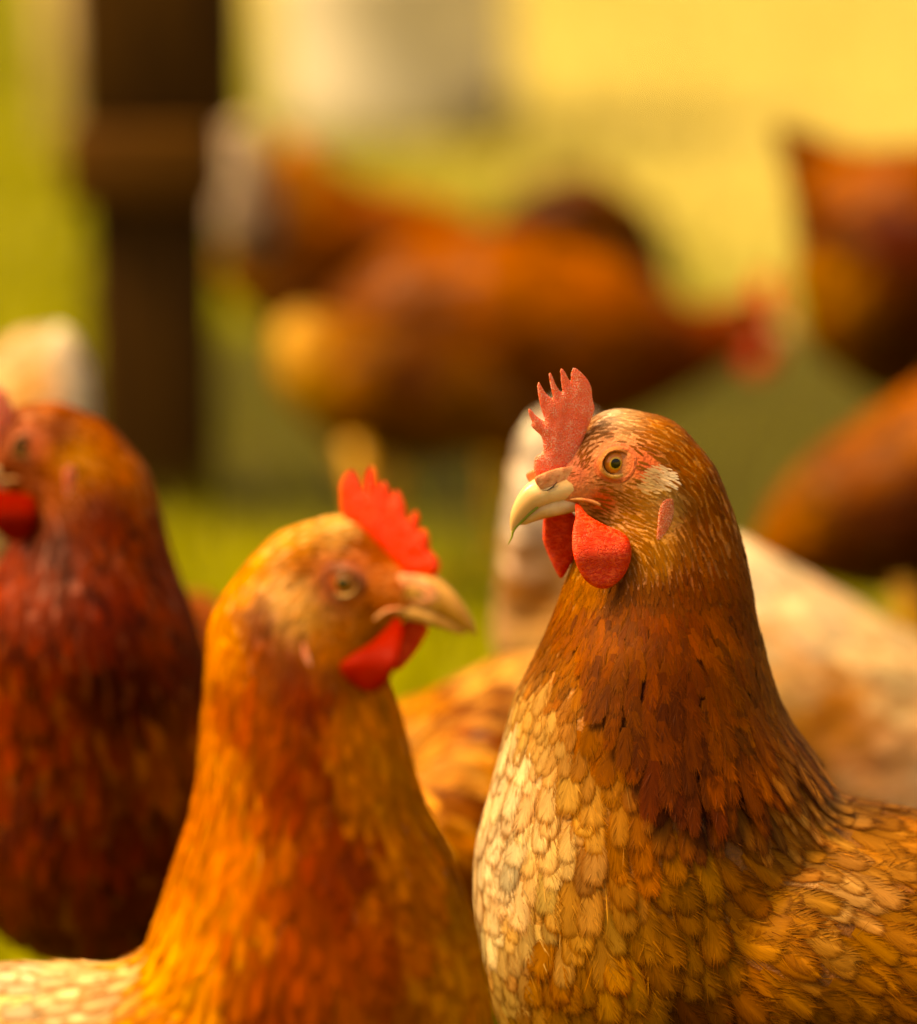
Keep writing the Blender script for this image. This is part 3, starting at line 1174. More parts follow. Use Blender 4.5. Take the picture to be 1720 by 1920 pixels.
    g['label'] = 'short yellow-green grass blades covering the pasture'
    g['category'] = 'grass'


ground()


def box(x0, x1, y0, y1, z0, z1, bev=0.0):
    V = np.array([(x, y, z) for x in (x0, x1) for y in (y0, y1) for z in (z0, z1)], float)
    F = np.array([(0, 1, 3, 2), (4, 6, 7, 5), (0, 4, 5, 1), (2, 3, 7, 6), (0, 2, 6, 4), (1, 5, 7, 3)])
    return V, F


def bevel(o, w):
    md = o.modifiers.new('bevel', 'BEVEL'); md.width = w; md.segments = 2
    return o


def post():
    g = ground_at(285, 930)
    Y = g[1]
    x0, x1 = P(172, 500, Y)[0], P(402, 500, Y)[0]
    zt = P(285, 300, Y)[2]
    m = plain('post_wood', lin('422808'), 0.85, scale=14, c2=lin('2e1a06'), stretch=(8, 8, 0.6), bump=0.6, spec=0.1)
    m2 = plain('post_block', lin('50300a'), 0.85, scale=20, c2=lin('46290a'), stretch=(1, 1, 6), bump=0.5, spec=0.1)
    r = thing('post', (g[0], Y, 0), 'thick dark brown wooden post standing behind the hens on the left', 'post')
    V, F = box(x0, x1, Y - 0.04, Y + 0.05, -0.05, zt)
    bevel(mesh_from('shaft', V, F, m, r, False), 0.006)
    xa, xb = P(150, 100, Y)[0], P(450, 100, Y)[0]
    V, F = box(xa, xb, Y - 0.048, Y + 0.058, P(285, 225, Y)[2], P(285, -300, Y)[2])
    bevel(mesh_from('upper_beam', V, F, m, r, False), 0.006)
    xa, xb = P(125, 100, Y)[0], P(415, 100, Y)[0]
    V, F = box(xa, xb, Y - 0.062, Y + 0.07, P(285, 375, Y)[2], P(285, 228, Y)[2])
    bevel(mesh_from('bracket', V, F, m2, r, False), 0.008)


post()


def stake():
    g = ground_at(122, 290)
    Y = g[1]
    r = (P(155, 200, Y)[0] - P(92, 200, Y)[0]) / 2
    V, F = tube([(g[0], Y, -0.1), (g[0], Y, 0.3), (g[0] + 0.005, Y, 0.7), (g[0], Y, 1.1)], [r, r, r * 0.97, r * 0.9], 16)
    o = mesh_from('stake', V, F, plain('pale_stake', lin('e4c8a0'), 0.7, scale=12, c2=lin('b89060')))
    o['label'] = 'slim pale whitish stake at the left, far behind the dark post'
    o['category'] = 'stake'


stake()


def barrel():
    g = ground_at(740, 262)
    Y = g[1] + 0.2
    r = (P(965, 200, Y)[0] - P(525, 200, Y)[0]) / 2
    cx = P(740, 200, Y)[0]
    prof = [(0.0, 0.0), (r * .93, 0.0), (r * .97, 0.02), (r, 0.06), (r, 0.28), (r * 1.03, 0.30), (r * 1.03, 0.33), (r, 0.35), (r, 0.62), (r * 1.03, 0.64), (r * 1.03, 0.67), (r, 0.69), (r * .98, 0.9), (r * .9, 0.94), (0.0, 0.95)]
    n = 40
    V = np.array([(cx + a * math.cos(2 * math.pi * k / n), Y + a * math.sin(2 * math.pi * k / n), b) for a, b in prof for k in range(n)])
    F = np.array([(i * n + k, i * n + (k + 1) % n, (i + 1) * n + (k + 1) % n, (i + 1) * n + k) for i in range(len(prof) - 1) for k in range(n)])
    o = mesh_from('barrel', V, F, plain('barrel_plastic', lin('d2cabe'), 0.4, scale=5, c2=lin('bcb2a2')))
    o['label'] = 'large pale grey-white barrel standing far back in the grass, top centre'
    o['category'] = 'barrel'
    # shallow brown pan in front of the barrel's right side
    g = ground_at(875, 252)
    prof = [(0.0, 0.012), (0.07, 0.012), (0.088, 0.06), (0.095, 0.066), (0.098, 0.06), (0.08, 0.0), (0.0, 0.0)]
    V = np.array([(g[0] + a * math.cos(2 * math.pi * k / n), g[1] + a * math.sin(2 * math.pi * k / n), b) for a, b in prof for k in range(n)])
    F = np.array([(i * n + k, i * n + (k + 1) % n, (i + 1) * n + (k + 1) % n, (i + 1) * n + k) for i in range(len(prof) - 1) for k in range(n)])
    o = mesh_from('feed_pan', V, F, plain('pan', lin('5a3808'), 0.6))
    o['label'] = 'small dark brown pan on the grass at the foot of the pale barrel'
    o['category'] = 'pan'


barrel()


def Z(pts, ox, oy, k):
    return [(ox + a / k, oy + b / k) for a, b in pts]


# ================================================================== HEN A: the sharp one
YA = 1.66
A_EYE = (1152, 857)
HA = Head(A_EYE, YA, -1, math.radians(20))
za = lambda pts: Z(pts, 920, 660, 3.5833)
A_HEAD = dict(
    comb=za([(290, 800), (284, 680), (335, 640), (340, 580), (325, 525), (285, 485), (256, 450), (262, 438), (262, 420), (248, 390), (236, 345), (242, 328), (262, 345), (295, 385), (345, 425),
             (345, 400), (325, 340), (304, 250), (297, 175), (310, 152), (330, 185), (360, 235), (402, 272), (396, 235), (380, 160), (372, 110), (383, 94), (402, 115), (430, 185), (466, 236),
             (460, 180), (450, 90), (461, 66), (490, 95), (524, 162), (524, 110), (540, 70), (562, 74), (600, 105), (645, 160), (670, 215), (678, 290), (692, 350), (688, 385),
             (655, 470), (620, 560), (600, 650), (580, 740), (480, 830), (380, 830)]),
    comb_t=9.0, comb_lean=0.10, wave=0.2,
    comb_taper=lambda X, Y_: np.clip(0.35 + 0.65 * (Y_ - 680) / 130, 0.35, 1.15),
    wattle_near=za([(560, 985), (585, 985), (640, 1045), (700, 1080), (780, 1118), (860, 1150), (910, 1185), (934, 1240), (936, 1310), (915, 1390), (870, 1460), (800, 1508), (730, 1516), (660, 1482),
                    (608, 1430), (570, 1360), (542, 1280), (532, 1190), (542, 1110), (562, 1050)]),
    wattle_near_z=27,
    wattle_far=za([(360, 1075), (345, 1150), (345, 1255), (375, 1345), (410, 1425), (448, 1500), (474, 1530), (502, 1500), (545, 1430), (590, 1370), (620, 1280), (600, 1150), (520, 1060), (430, 1050)]),
    wattle_far_z=-22,
    upper=[((1075, 870), (1112, 930), 38), ((1048, 874), (1085, 931), 35), ((1020, 882), (1054, 934), 31), ((996, 888), (1022, 941), 27), ((979, 900), (1004, 948), 23), ((966, 917), (991, 958), 18.5),
           ((957, 937), (979, 968), 14), ((952, 957), (968, 977), 9.5), ((952, 974), (961, 985), 5), ((955, 986), (958, 989), 1.5)],
    lower=[((1098, 922), (1092, 950), 22), ((1078, 917), (1074, 957), 26), ((1045, 918), (1042, 961), 24), ((1014, 924), (1012, 966), 19), ((994, 938), (993, 971), 14), ((979, 954), (979, 975), 8), ((973, 966), (973, 974), 3)],
    nostril=[(1014, 906), (1024, 906), (1034, 900), (1042, 891)], nostril_z=28.5,
    cere=[(998, 884), (1015, 874), (1045, 866), (1080, 866), (1098, 885), (1096, 918), (1072, 924), (1054, 912), (1036, 908), (1012, 906)],
    gape=[(1065, 926), (1090, 925), (1112, 931), (1125, 938)], gape_z=[29, 36, 43, 46], gape_r=[2.0, 3.5, 4.2, 3.2],
    eye_r=24, eye_out=5,
    lobe=za([(1140, 965), (1185, 935), (1230, 950), (1236, 1030), (1220, 1110), (1190, 1195), (1150, 1240), (1108, 1215), (1112, 1120), (1118, 1040)]), lobe_out=3.5,
)


def hd(k):
    """head skull key: shift in depth so the skull follows the yaw"""
    return (k[0], k[1], k[2], k[3], float(HA.dy(k[0])) if k[0] < 1180 else 0.0)


A_CHAINS = [
    [hd((1062, 905, 40, .86)), hd((1100, 890, 62, .72)), hd((1165, 866, 104, .60)), hd((1210, 880, 108, .66)), (1250, 930, 110, .7), (1268, 1000, 118, .66), (1238, 1090, 172, .62), (1228, 1200, 200, .74),
     (1216, 1300, 228, .92), (1206, 1400, 266, .92), (1215, 1500, 300, .92)],
    [hd((1088, 938, 26, .8)), hd((1110, 930, 45, .8)), hd((1165, 950, 62, .8)), (1200, 985, 78, .7)],
    [(1215, 1500, 300, .92), (1238, 1640, 362, .86), (1262, 1740, 388, .82), (1450, 1828, 370, .80), (1700, 1868, 366, .78), (1950, 1850, 300, .72), (2120, 1760, 190, .6), (2230, 1640, 100, .35)],
    [(1500, 1800, 300, 1.0, -0.012), (1750, 1850, 290, 1.0, -0.012), (1960, 1850, 200, .9, -0.01)],
]
#  px, py, dx, dy, length, width, centre, edge, pointed, lace, streak, lift
A_G = [
    (1105, 800, .75, -.5, 15, .26, 'a8661c', 'c88838', .7, .3, .1, .5),
    (1140, 766, 1, .0, 16, .26, 'fae8cc', 'fff4e4', .7, .4, .1, .5),  # crown highlight put into the feather colour
    (1165, 770, 1, .1, 18, .26, 'e8b068', 'f6d8a8', .7, .4, .1, .5),
    (1220, 795, 1, .35, 22, .30, 'bc6c18', 'e09a3c', .6, .6, .2, .6),
    (1290, 860, .8, .75, 26, .32, 'b8640c', 'e29a30', .5, .7, .2, .7),
    (1345, 940, .45, 1, 30, .32, 'b8620a', 'dc8c20', .5, .6, .2, .7),
    (1130, 815, .9, -.15, 14, .24, '8c4a0c', 'a86218', .8, .3, .1, .5),
    (1190, 820, .95, .25, 16, .24, 'a05810', 'c07c24', .8, .3, .1, .5),
    (1085, 850, .2, -1, 10, .2, 'b06428', 'c87c40', .9, .2, 0, .6),
    (1075, 900, .9, .1, 8, .2, 'd07a4c', 'd88858', .9, .2, 0, .5),
    (1150, 912, 1, .1, 13, .2, 'cc8238', 'dca458', .9, .3, .1, .6),
    (1200, 918, 1, -.1, 18, .2, 'd09040', 'e6bc74', .9, .4, .1, .6),
    (1140, 955, 1, .25, 15, .2, 'b8701c', 'cc8c38', .9, .4, .1, .6),
    (1195, 965, 1, .25, 20, .2, 'c07a20', 'd89c48', .9, .4, .1, .6),
    (1180, 1005, .9, .5, 20, .2, 'b46a14', 'cc8a30', .9, .4, .1, .6),
    (1262, 868, .9, .5, 22, .26, '9c500c', 'c07c24', .6, .6, .1, .8),
    (1290, 895, .7, .8, 24, .26, 'a8580c', 'd08c2c', .6, .6, .1, .8),
    (1235, 920, .8, .5, 18, .22, 'dcae68', 'e8c88c', .8, .4, 0, .8),
    (1300, 960, .3, 1, 26, .24, '9c5008', 'b4680f', .7, .4, .1, .7),
    (1190, 1075, .1, 1, 26, .2, '8c480a', 'a4600f', .9, .4, .1, .9),
    (1235, 1085, .1, 1, 28, .22, '84420a', 'a05a0f', .8, .4, .1, .9),
    (1222, 1030, .35, 1, 22, .2, 'b87a2c', 'd09c48', .9, .4, .1, .9),
    (1280, 1060, .15, 1, 28, .22, '8c4206', 'a8600f', .8, .5, .15, .8),
    (1090, 1090, -.2, 1, 26, .22, 'cc7c18', 'e09c34', .8, .4, .1, .7),
    (1150, 1120, -.05, 1, 32, .24, 'a0520a', 'b4660f', .8, .4, .1, .7),
    (1060, 1150, -.3, 1, 34, .26, 'a85c10', 'c88028', .7, .4, .1, .7),
    (1370, 1100, .35, 1, 38, .30, '9c500a', 'c07820', .6, .6, .2, .8),
    (1260, 1160, .0, 1, 44, .28, '6c2c04', '98500c', .6, .5, .1, .8),
    (1180, 1230, -.05, 1, 52, .32, '5e2403', '8c420a', .5, .5, .1, .8),
    (1060, 1230, -.35, 1, 44, .30, 'a8641a', 'cc9048', .5, .5, .1, .9),
    (1400, 1230, .25, 1, 46, .28, 'a85a10', 'd08830', .6, .6, .3, .8),
    (1260, 1330, .05, 1, 62, .30, '6a2c04', '7c3c08', .5, .5, .15, .9),
    (1120, 1330, -.15, 1, 62, .36, 'a05a10', 'b87420', .4, .5, .1, .9),
    (1010, 1320, -.3, 1, 50, .36, 'd8ac64', 'bc8238', .3, .7, .1, .35),
    (965, 1420, -.2, 1, 68, .50, 'f2dcae', 'bc8238', .2, .8, .1, .35),
    (925, 1540, -.12, 1, 72, .52, 'f4e0b4', 'bc8238', .1, .9, .1, .35),
    (890, 1660, -.05, 1, 72, .52, 'f0d8a4', 'bc8238', .1, .9, .1, .35),
    (1020, 1500, -.1, 1, 66, .42, 'e6c07c', 'b06c14', .1, .95, .1, .35),
    (1080, 1430, -.1, 1, 74, .42, 'd8a450', 'b0690f', .2, .9, .1, .8),
    (1000, 1640, -.02, 1, 70, .42, 'e2b868', 'aa6410', .1, 1, .1, .35),
    (1080, 1600, .05, 1, 92, .42, 'dca44c', 'a86008', .1, .9, .1, .8),
    (930, 1800, .02, 1, 66, .42, 'd8b068', 'a05c10', .1, .9, .1, .35),
    (1180, 1500, .1, 1, 84, .34, 'b8701a', '98520a', .3, .6, .1, .9),
    (1280, 1400, .02, 1, 74, .26, '7a3606', '5c2203', .5, .8, .2, 2.2),
    (1370, 1380, .15, 1, 74, .25, 'a45a10', '68300a', .6, .8, .4, .9),
    (1440, 1400, .3, 1, 70, .20, 'cc8a3c', '8a420a', .7, .9, .35, .8),
    (1360, 1415, .08, 1, 74, .22, '783a08', '501e03', .6, .8, .3, 3.6),
    (1475, 1440, .45, 1, 76, .20, 'd0924a', '843e0a', .7, .9, .35, 2.6),
    (1260, 1570, .5, 1, 92, .38, 'c4842c', '8c4a0c', .3, .8, .1, .7),
    (1350, 1560, .8, .8, 90, .36, 'b8741e', '84440a', .3, .8, .2, .6),
    (1440, 1530, 1, .5, 84, .36, 'c88430', '8c4a0c', .3, .8, .3, .6),
    (1510, 1590, 1, .38, 88, .34, 'e4b470', 'a8641a', .3, .8, .35, .8),
    (1400, 1600, 1, .3, 90, .34, 'c88a34', '8c480a', .3, .8, .4, .7),
    (1640, 1560, 1, .25, 78, .40, 'd09040', '94520c', .2, .95, .3, .7),
    (1700, 1660, 1, .4, 80, .40, 'c48030', '844406', .2, .95, .4, .7),
    (1560, 1690, 1, .45, 84, .36, 'bc7c24', '84420a', .2, .95, .35, .7),
    (1400, 1720, 1, .6, 92, .36, 'bc7a20', '84440a', .2, .9, .5, .7),
    (1240, 1660, .5, 1, 100, .36, 'c88628', '94500a', .2, .8, .3, .8),
    (1150, 1740, .2, 1, 92, .40, 'c88c30', '94500a', .2, .9, .1, .8),
    (1040, 1760, .02, 1, 74, .42, 'c08030', '94520c', .1, .8, .1, .8),
    (1100, 1860, .1, 1, 84, .44, 'cc9038', '8c4c0a', .1, .95, .1, .8),
    (1000, 1880, .05, 1, 74, .42, 'd0983c', '98560c', .1, .9, .1, .8),
    (1300, 1820, .7, .9, 88, .40, '94500e', '602c05', .2, .8, .4, .8),
    (1260, 1900, .6, 1, 88, .40, '7c3c08', '542204', .2, .7, .2, .8),
    (1450, 1840, 1, .7, 80, .34, 'a86c1c', '6c3406', .3, .8, .35, .8),
    (1620, 1830, 1, .65, 76, .36, 'a8681c', '6c3406', .3, .8, .35, .8),
    (1550, 1910, 1, .7, 76, .36, 'a0600f', '6c3406', .3, .7, .35, .8),
]


def dim(hx, k):
    return ''.join('%02x' % int(int(hx[i:i + 2], 16) * k) for i in (0, 2, 4))


# wing and back are browner than the breast; the short head feathers have no pale shafts
A_G = [(g[:6] + (dim(g[6], .88), dim(g[7], .84)) + g[8:]) if (g[0] > 1200 and g[1] > 1530) else g for g in A_G]
A_G = [(g[:10] + (0.0,) + g[11:]) if g[1] < 1100 else g for g in A_G]
A_SKIN = [(1152, 857, 72, 'dc8c60'), (1150, 930, 60, 'd08450'), (1085, 895, 56, 'e0885c'), (1075, 870, 36, 'd06848'), (1128, 930, 26, 'e0502c'), (1205, 860, 34, 'd8643c')]


def mask_A(px, py, p):
    k = np.ones(len(px))
    r = np.hypot(px - 1152, (py - 857) * 1.05)
    k = np.where(r < 40, 0, k)
    k = np.where((px < 1150) & (py > 880) & (py < 960), 0.5, k)
    k = np.where((r >= 40) & (r < 66), 0.15 + 0.6 * (r - 40) / 26, k)
    k = np.where(np.hypot(px - 1050, py - 905) < 52, 0.0, k)
    k = np.where((np.hypot(px - 1085, py - 905) < 34), 0.12 * k, k)
    k = np.where(np.hypot(px - 1205, py - 862) < 26, 0.35, k)
    k = np.where((np.hypot((px - 1250) * 1.6, py - 963) < 30), 0.3, k)
    k = np.where((px < 1085) & (py < 885) & (py > 700), 0.1, k)
    return k


def in_poly(px, py, poly):
    r = np.zeros(len(px), bool)
    for i in range(len(poly)):
        a, b = poly[i - 1], poly[i]
        c = (a[1] > py) != (b[1] > py)
        r ^= c & (px < (b[0] - a[0]) * (py - a[1]) / (b[1] - a[1] + 1e-9) + a[0])
    return r.astype(float)


CAPE = [(1075, 1130), (1150, 1110), (1400, 1110), (1440, 1250), (1460, 1330), (1498, 1400), (1480, 1424), (1410, 1436), (1340, 1440), (1270, 1436), (1218, 1395), (1160, 1335), (1112, 1270)]
CAPE_G = [
    (1110, 1150, -.15, 1, 40, .26, 'a0540c', 'b8700f', .6, .5, .1, .6), (1250, 1130, 0, 1, 42, .26, '8c420a', 'a45a10', .6, .5, .1, .6), (1390, 1130, .3, 1, 42, .26, '9c520c', 'bc7420', .6, .6, .2, .6),
    (1140, 1260, -.2, 1, 62, .28, '84440c', '9c5c14', .5, .5, .1, .9), (1250, 1260, .02, 1, 66, .28, '7c3a08', '904a0c', .5, .5, .1, .9), (1370, 1260, .18, 1, 62, .26, '9c500c', 'c07820', .6, .6, .2, .9),
    (1430, 1290, .25, 1, 60, .22, 'b8701c', '84400a', .7, .8, .4, .8), (1180, 1370, -.05, 1, 78, .30, '80400c', '94500e', .4, .5, .1, 1.3), (1290, 1380, .06, 1, 84, .27, '76380a', '8c4a0c', .5, .6, .15, 1.2),
    (1390, 1380, .14, 1, 84, .23, '98500e', '642c06', .6, .7, .3, 1.1), (1460, 1390, .32, 1, 80, .19, 'c0803a', '7c3a08', .7, .8, .5, 1.0), (1235, 1410, .02, 1, 84, .26, '682c05', '7c3a08', .5, .6, .15, 1.8),
    (1310, 1425, .04, 1, 88, .22, '6c3008', '803e0a', .6, .7, .2, 2.0), (1400, 1420, .1, 1, 88, .19, '84420a', '562403', .7, .8, .4, 2.0), (1480, 1410, .4, 1, 84, .17, 'cc8c44', '84400a', .7, .9, .5, 1.4)]
TUFT_P = [(1200, 880), (1220, 858), (1240, 864), (1254, 876), (1262, 888), (1248, 898), (1215, 908), (1192, 902)]
TUFT_G = [(1225, 865, 1, .35, 16, .22, 'e8c898', 'fae8c8', .8, .3, 0, .9), (1215, 895, 1, .15, 18, .2, 'dcae68', 'eccc94', .9, .3, 0, .8),
          (1250, 875, 1, .55, 16, .22, 'f8e8d0', 'fff8ec', .8, .3, 0, 1.2), (1258, 890, 1, .4, 15, .22, 'fcf4e8', 'fff8ec', .8, .3, 0, 1.3), (1238, 903, .9, .2, 16, .2, 'ecc890', 'f4dcb4', .9, .3, 0, .9)]
tuft = lambda px, py, c: in_poly(px, py, TUFT_P)
small = lambda px, py, c: (py < 1090).astype(float)
big = lambda px, py, c: ((py >= 1075) & (px < 2300) & (py < 2150)).astype(float)
henA, fldA = make_hen('sharply focused brown hen on the right, facing left, with pale laced breast', YA, A_CHAINS, A_G, h=0.0022, nblur=3, mask=mask_A, head=(HA, A_HEAD), skin=A_SKIN,
                      passes=[dict(name='plumage', spacing=0.46, nu=5, nv=8, region=big, jitter=0.15, colvar=0.13, ls=1.3, ws=1.0, barbs=44, barb_w=.03),
                              dict(name='hackle', spacing=0.41, nu=5, nv=8, region=lambda a, b, c: in_poly(a, b, CAPE) * np.clip((b - 1085) / 90, 0.0, 1) * ((c[:, 1] < YA) | (b < 1460)), jitter=0.16, colvar=0.2, ls=1.25, ws=1.0, barbs=40, guides=CAPE_G, base_off=lambda a, b: 0.0038 * np.clip((b - 1120) / 280, 0, 1) ** 0.8),
                              dict(name='plumage', spacing=1.1, nu=3, nv=6, region=big, jitter=0.5, colvar=0.2, ls=0.8, ws=0.035, fs=4.0),
                              dict(name='face_feathers', spacing=0.55, nu=3, nv=4, region=small, jitter=0.11, colvar=0.12, ls=1.25, ws=0.7, barbs=7, barb_w=.12),
                              dict(name='face_feathers', spacing=1.2, nu=3, nv=4, region=small, jitter=0.3, colvar=0.15, ls=1.0, ws=0.14, fs=1.4),
                              dict(name='ear_tuft', spacing=0.34, nu=3, nv=5, region=lambda a, b, c: tuft(a, b, c) * (c[:, 1] < YA - 0.004), mask=None, guides=TUFT_G, base_off=0.0034, jitter=0.14, colvar=0.1, ws=0.6)],
                      legs=(1560, 1.15, -1), eps=34, tint=(.8, .78, 1))


def blade():
    pts = np.array([(1006, 938), (990, 951), (974, 967), (963, 977), (958, 986), (957, 994), (953, 1002), (949, 1010)], float)
    z = np.array([21, 15, 10, 6, 3, 2, 1, 0])
    W = HA.pt(pts[:, 0], pts[:, 1], z)
    V, F = tube(W, np.array([1.6, 2.0, 2.0, 2.0, 2.2, 1.8, 1.3, .4]) * HA.s, 6)
    o = mesh_from('grass_blade', V, F, plain('green_blade', lin('96a028'), 0.45, c2=lin('708018')))
    o['label'] = 'short bit of green grass hanging from the beak tip of the sharp hen'
    o['category'] = 'grass blade'


blade()

# ================================================================== HEN B: in front of the focus, facing right
YB = 1.485
HB = Head((645, 1079), YB, 1, math.radians(18))
zb = lambda pts: Z(pts, 380, 840, 3.0714)
B_HEAD = dict(
    comb_m=M_COMB_RED, wattle_m=M_WATTLE_DARK, beak_m=M_BEAK_DULL, wave=0.25,
    comb=zb([(805, 360), (795, 280), (795, 200), (825, 135), (865, 105), (900, 145), (935, 225), (945, 135), (980, 75), (1010, 110), (1022, 190), (1045, 160), (1080, 190), (1102, 245), (1122, 208), (1152, 230),
             (1180, 300), (1195, 380), (1235, 322), (1262, 360), (1255, 430), (1290, 425), (1318, 475), (1325, 545), (1370, 600), (1382, 655), (1350, 700), (1250, 740), (1150, 700), (1060, 620), (960, 520), (860, 440)]),
    comb_t=9, comb_lean=0.05, comb_taper=lambda X, Y_: np.clip(0.4 + 0.6 * (Y_ - 870) / 120, 0.4, 1.1),
    wattle_near=zb([(1125, 935), (1080, 980), (980, 1055), (880, 1110), (805, 1170), (815, 1235), (880, 1292), (970, 1326), (1050, 1290), (1110, 1200), (1150, 1080), (1165, 970)]), wattle_near_z=26,
    wattle_far=zb([(1180, 985), (1130, 1080), (1090, 1200), (1088, 1260), (1120, 1295), (1165, 1265), (1235, 1180), (1290, 1085), (1312, 1030), (1285, 990)]), wattle_far_z=-20,
    upper=[((778, 1062), (745, 1122), 32), ((800, 1064), (765, 1126), 31), ((820, 1068), (790, 1131), 28), ((838, 1078), (815, 1138), 25), ((858, 1096), (838, 1148), 21), ((876, 1118), (858, 1160), 16),
           ((889, 1140), (877, 1168), 10), ((897, 1158), (891, 1173), 5), ((899, 1172), (897, 1177), 1.5)],
    lower=[((735, 1112), (740, 1153), 32), ((775, 1114), (778, 1157), 26), ((810, 1124), (812, 1163), 20), ((838, 1138), (840, 1170), 14), ((862, 1153), (863, 1176), 8), ((876, 1166), (876, 1178), 3)],
    nostril=[(808, 1104), (798, 1102), (790, 1096), (782, 1090)], nostril_z=29,
    cere=[(745, 1066), (785, 1064), (815, 1078), (826, 1102), (806, 1120), (765, 1114), (745, 1092)],
    gape=[(760, 1128), (735, 1128), (715, 1140), (702, 1152)], gape_z=[31, 37, 42, 45],
    eye_r=25, eye_out=3, eye_dim=0.4, lid_dim=0.5,
    lobe=zb([(580, 1060), (600, 1050), (630, 1130), (640, 1200), (615, 1230), (590, 1180)]), lobe_out=2,
)


def hb(k):
    return (k[0], k[1], k[2], k[3], float(HB.dy(k[0])) if k[0] > 600 else 0.0)


B_CHAINS = [
    [hb((760, 1110, 42, .86)), hb((710, 1090, 66, .74)), hb((635, 1062, 104, .62)), (575, 1085, 108, .66), (545, 1130, 116, .78), (530, 1200, 146, .85), (556, 1300, 178, .88), (568, 1400, 200, .9),
     (576, 1500, 216, .92), (580, 1600, 242, .92), (590, 1700, 286, .9)],
    [hb((745, 1138, 30, .8)), hb((700, 1150, 50, .8)), (655, 1185, 72, .8), (620, 1230, 95, .8)],
    [(590, 1700, 286, .9), (590, 1830, 330, .88), (600, 1980, 345, .85), (300, 2115, 328, .82), (0, 2128, 342, .8), (-250, 2090, 300, .75), (-420, 1980, 180, .6), (-520, 1860, 90, .35)],
]
B_G = [
    (640, 965, -1, .1, 18, .26, 'f0b860', 'fae0a8', .6, .4, .1, .6),
    (560, 1000, -.9, .5, 26, .28, 'e49a34', 'f6cc78', .6, .5, .2, .6),
    (470, 1060, -.7, .8, 32, .28, 'dc8c18', 'f0b040', .6, .5, .2, .7),
    (405, 1180, -.2, 1, 40, .26, 'dc8c10', 'f0ae30', .6, .5, .3, .7),
    (690, 1020, -.8, -.3, 15, .24, '9c4c08', 'b46a18', .8, .3, .1, .5),
    (580, 1040, -1, .3, 18, .24, '9c500c', 'c07418', .8, .3, .1, .5),
    (560, 1120, -.9, .5, 20, .28, 'd89448', 'ecb460', .7, .4, 0, 1.0),
    (600, 1170, -.7, .8, 22, .24, 'b86c20', 'cc8030', .8, .4, .1, .7),
    (660, 1160, -1, .4, 16, .22, 'b0660c', 'c07c1c', .9, .4, .1, .6),
    (720, 1070, -1, .1, 10, .2, 'c86420', 'd07830', .9, .2, 0, .5),
    (545, 1112, -.9, .5, 20, .22, 'ecc078', 'f4d090', .7, .4, 0, 1.0),
    (585, 1140, -.8, .6, 20, .22, 'd8a450', 'e4b868', .7, .4, 0, 1.0),
    (508, 1135, -.1, 1, 24, .22, '6c2404', '8c3c08', .7, .4, .1, .6),
    (560, 1200, .1, 1, 26, .24, '641c03', '7c2c04', .7, .4, .1, .7),
    (500, 1180, 0, 1, 30, .24, '8c3e04', 'a04c06', .7, .4, .1, .8),
    (580, 1260, .05, 1, 34, .26, '842c04', '9c4a08', .7, .4, .1, .8),
    (470, 1300, -.05, 1, 50, .22, 'a04a04', 'b86008', .7, .5, .2, .8),
    (700, 1330, .25, 1, 46, .3, 'e08810', 'f0a030', .5, .5, .1, .8),
    (400, 1350, -.08, 1, 60, .2, 'd88410', 'f0b438', .7, .6, .4, .7),
    (560, 1400, .02, 1, 60, .24, '8c3604', '9c4a06', .6, .5, .1, .8),
    (740, 1430, .3, 1, 60, .32, 'dc8c10', 'c06c06', .4, .6, .1, .9),
    (430, 1500, -.1, 1, 74, .18, 'c87410', 'e0a028', .7, .6, .6, .8),
    (620, 1550, .08, 1, 74, .26, '8c3404', '9c4606', .5, .5, .1, .9),
    (770, 1560, .25, 1, 74, .34, 'd88410', 'b86006', .3, .7, .1, .9),
    (400, 1640, -.25, 1, 84, .18, 'd07c10', 'f0b84c', .7, .7, .7, .8),
    (540, 1700, 0, 1, 84, .24, 'a04a06', 'b46008', .5, .5, .4, .9),
    (700, 1700, .15, 1, 84, .34, 'a84c06', 'b86008', .3, .6, .1, 1.0),
    (860, 1740, .2, 1, 74, .40, 'e4981c', 'bc6606', .2, .8, .1, .8),
    (330, 1740, -.6, .9, 90, .20, 'e8a030', 'b46006', .6, .8, .9, .8),
    (520, 1850, 0, 1, 90, .28, 'a04804', '842e03', .4, .6, .2, 1.0),
    (720, 1860, .1, 1, 90, .38, 'cc7410', 'a04c04', .3, .8, .1, 1.0),
    (880, 1880, .1, 1, 80, .40, 'e09018', 'b05806', .2, .8, .1, .9),
    (200, 1820, -1, .45, 86, .34, 'f8dca4', 'd08424', .3, .8, .5, .7),
    (60, 1810, -1, .15, 70, .42, 'fbe8c0', 'c8761c', .1, .95, .2, .7),
    (30, 1880, -1, .35, 90, .36, 'f0c478', 'c87414', .3, .8, .5, .8),
    (300, 1880, -.8, .8, 90, .34, 'dc9018', 'b05c06', .3, .8, .5, .9),
]


def mask_B(px, py, p):
    k = np.ones(len(px))
    r = np.hypot(px - 645, py - 1079)
    k = np.where(r < 42, 0, k)
    k = np.where((r >= 42) & (r < 64), 0.4, k)
    k = np.where(np.hypot(px - 770, py - 1095) < 50, 0.0, k)
    k = np.where(np.hypot(px - 720, py - 1085) < 40, 0.2, k)
    return k


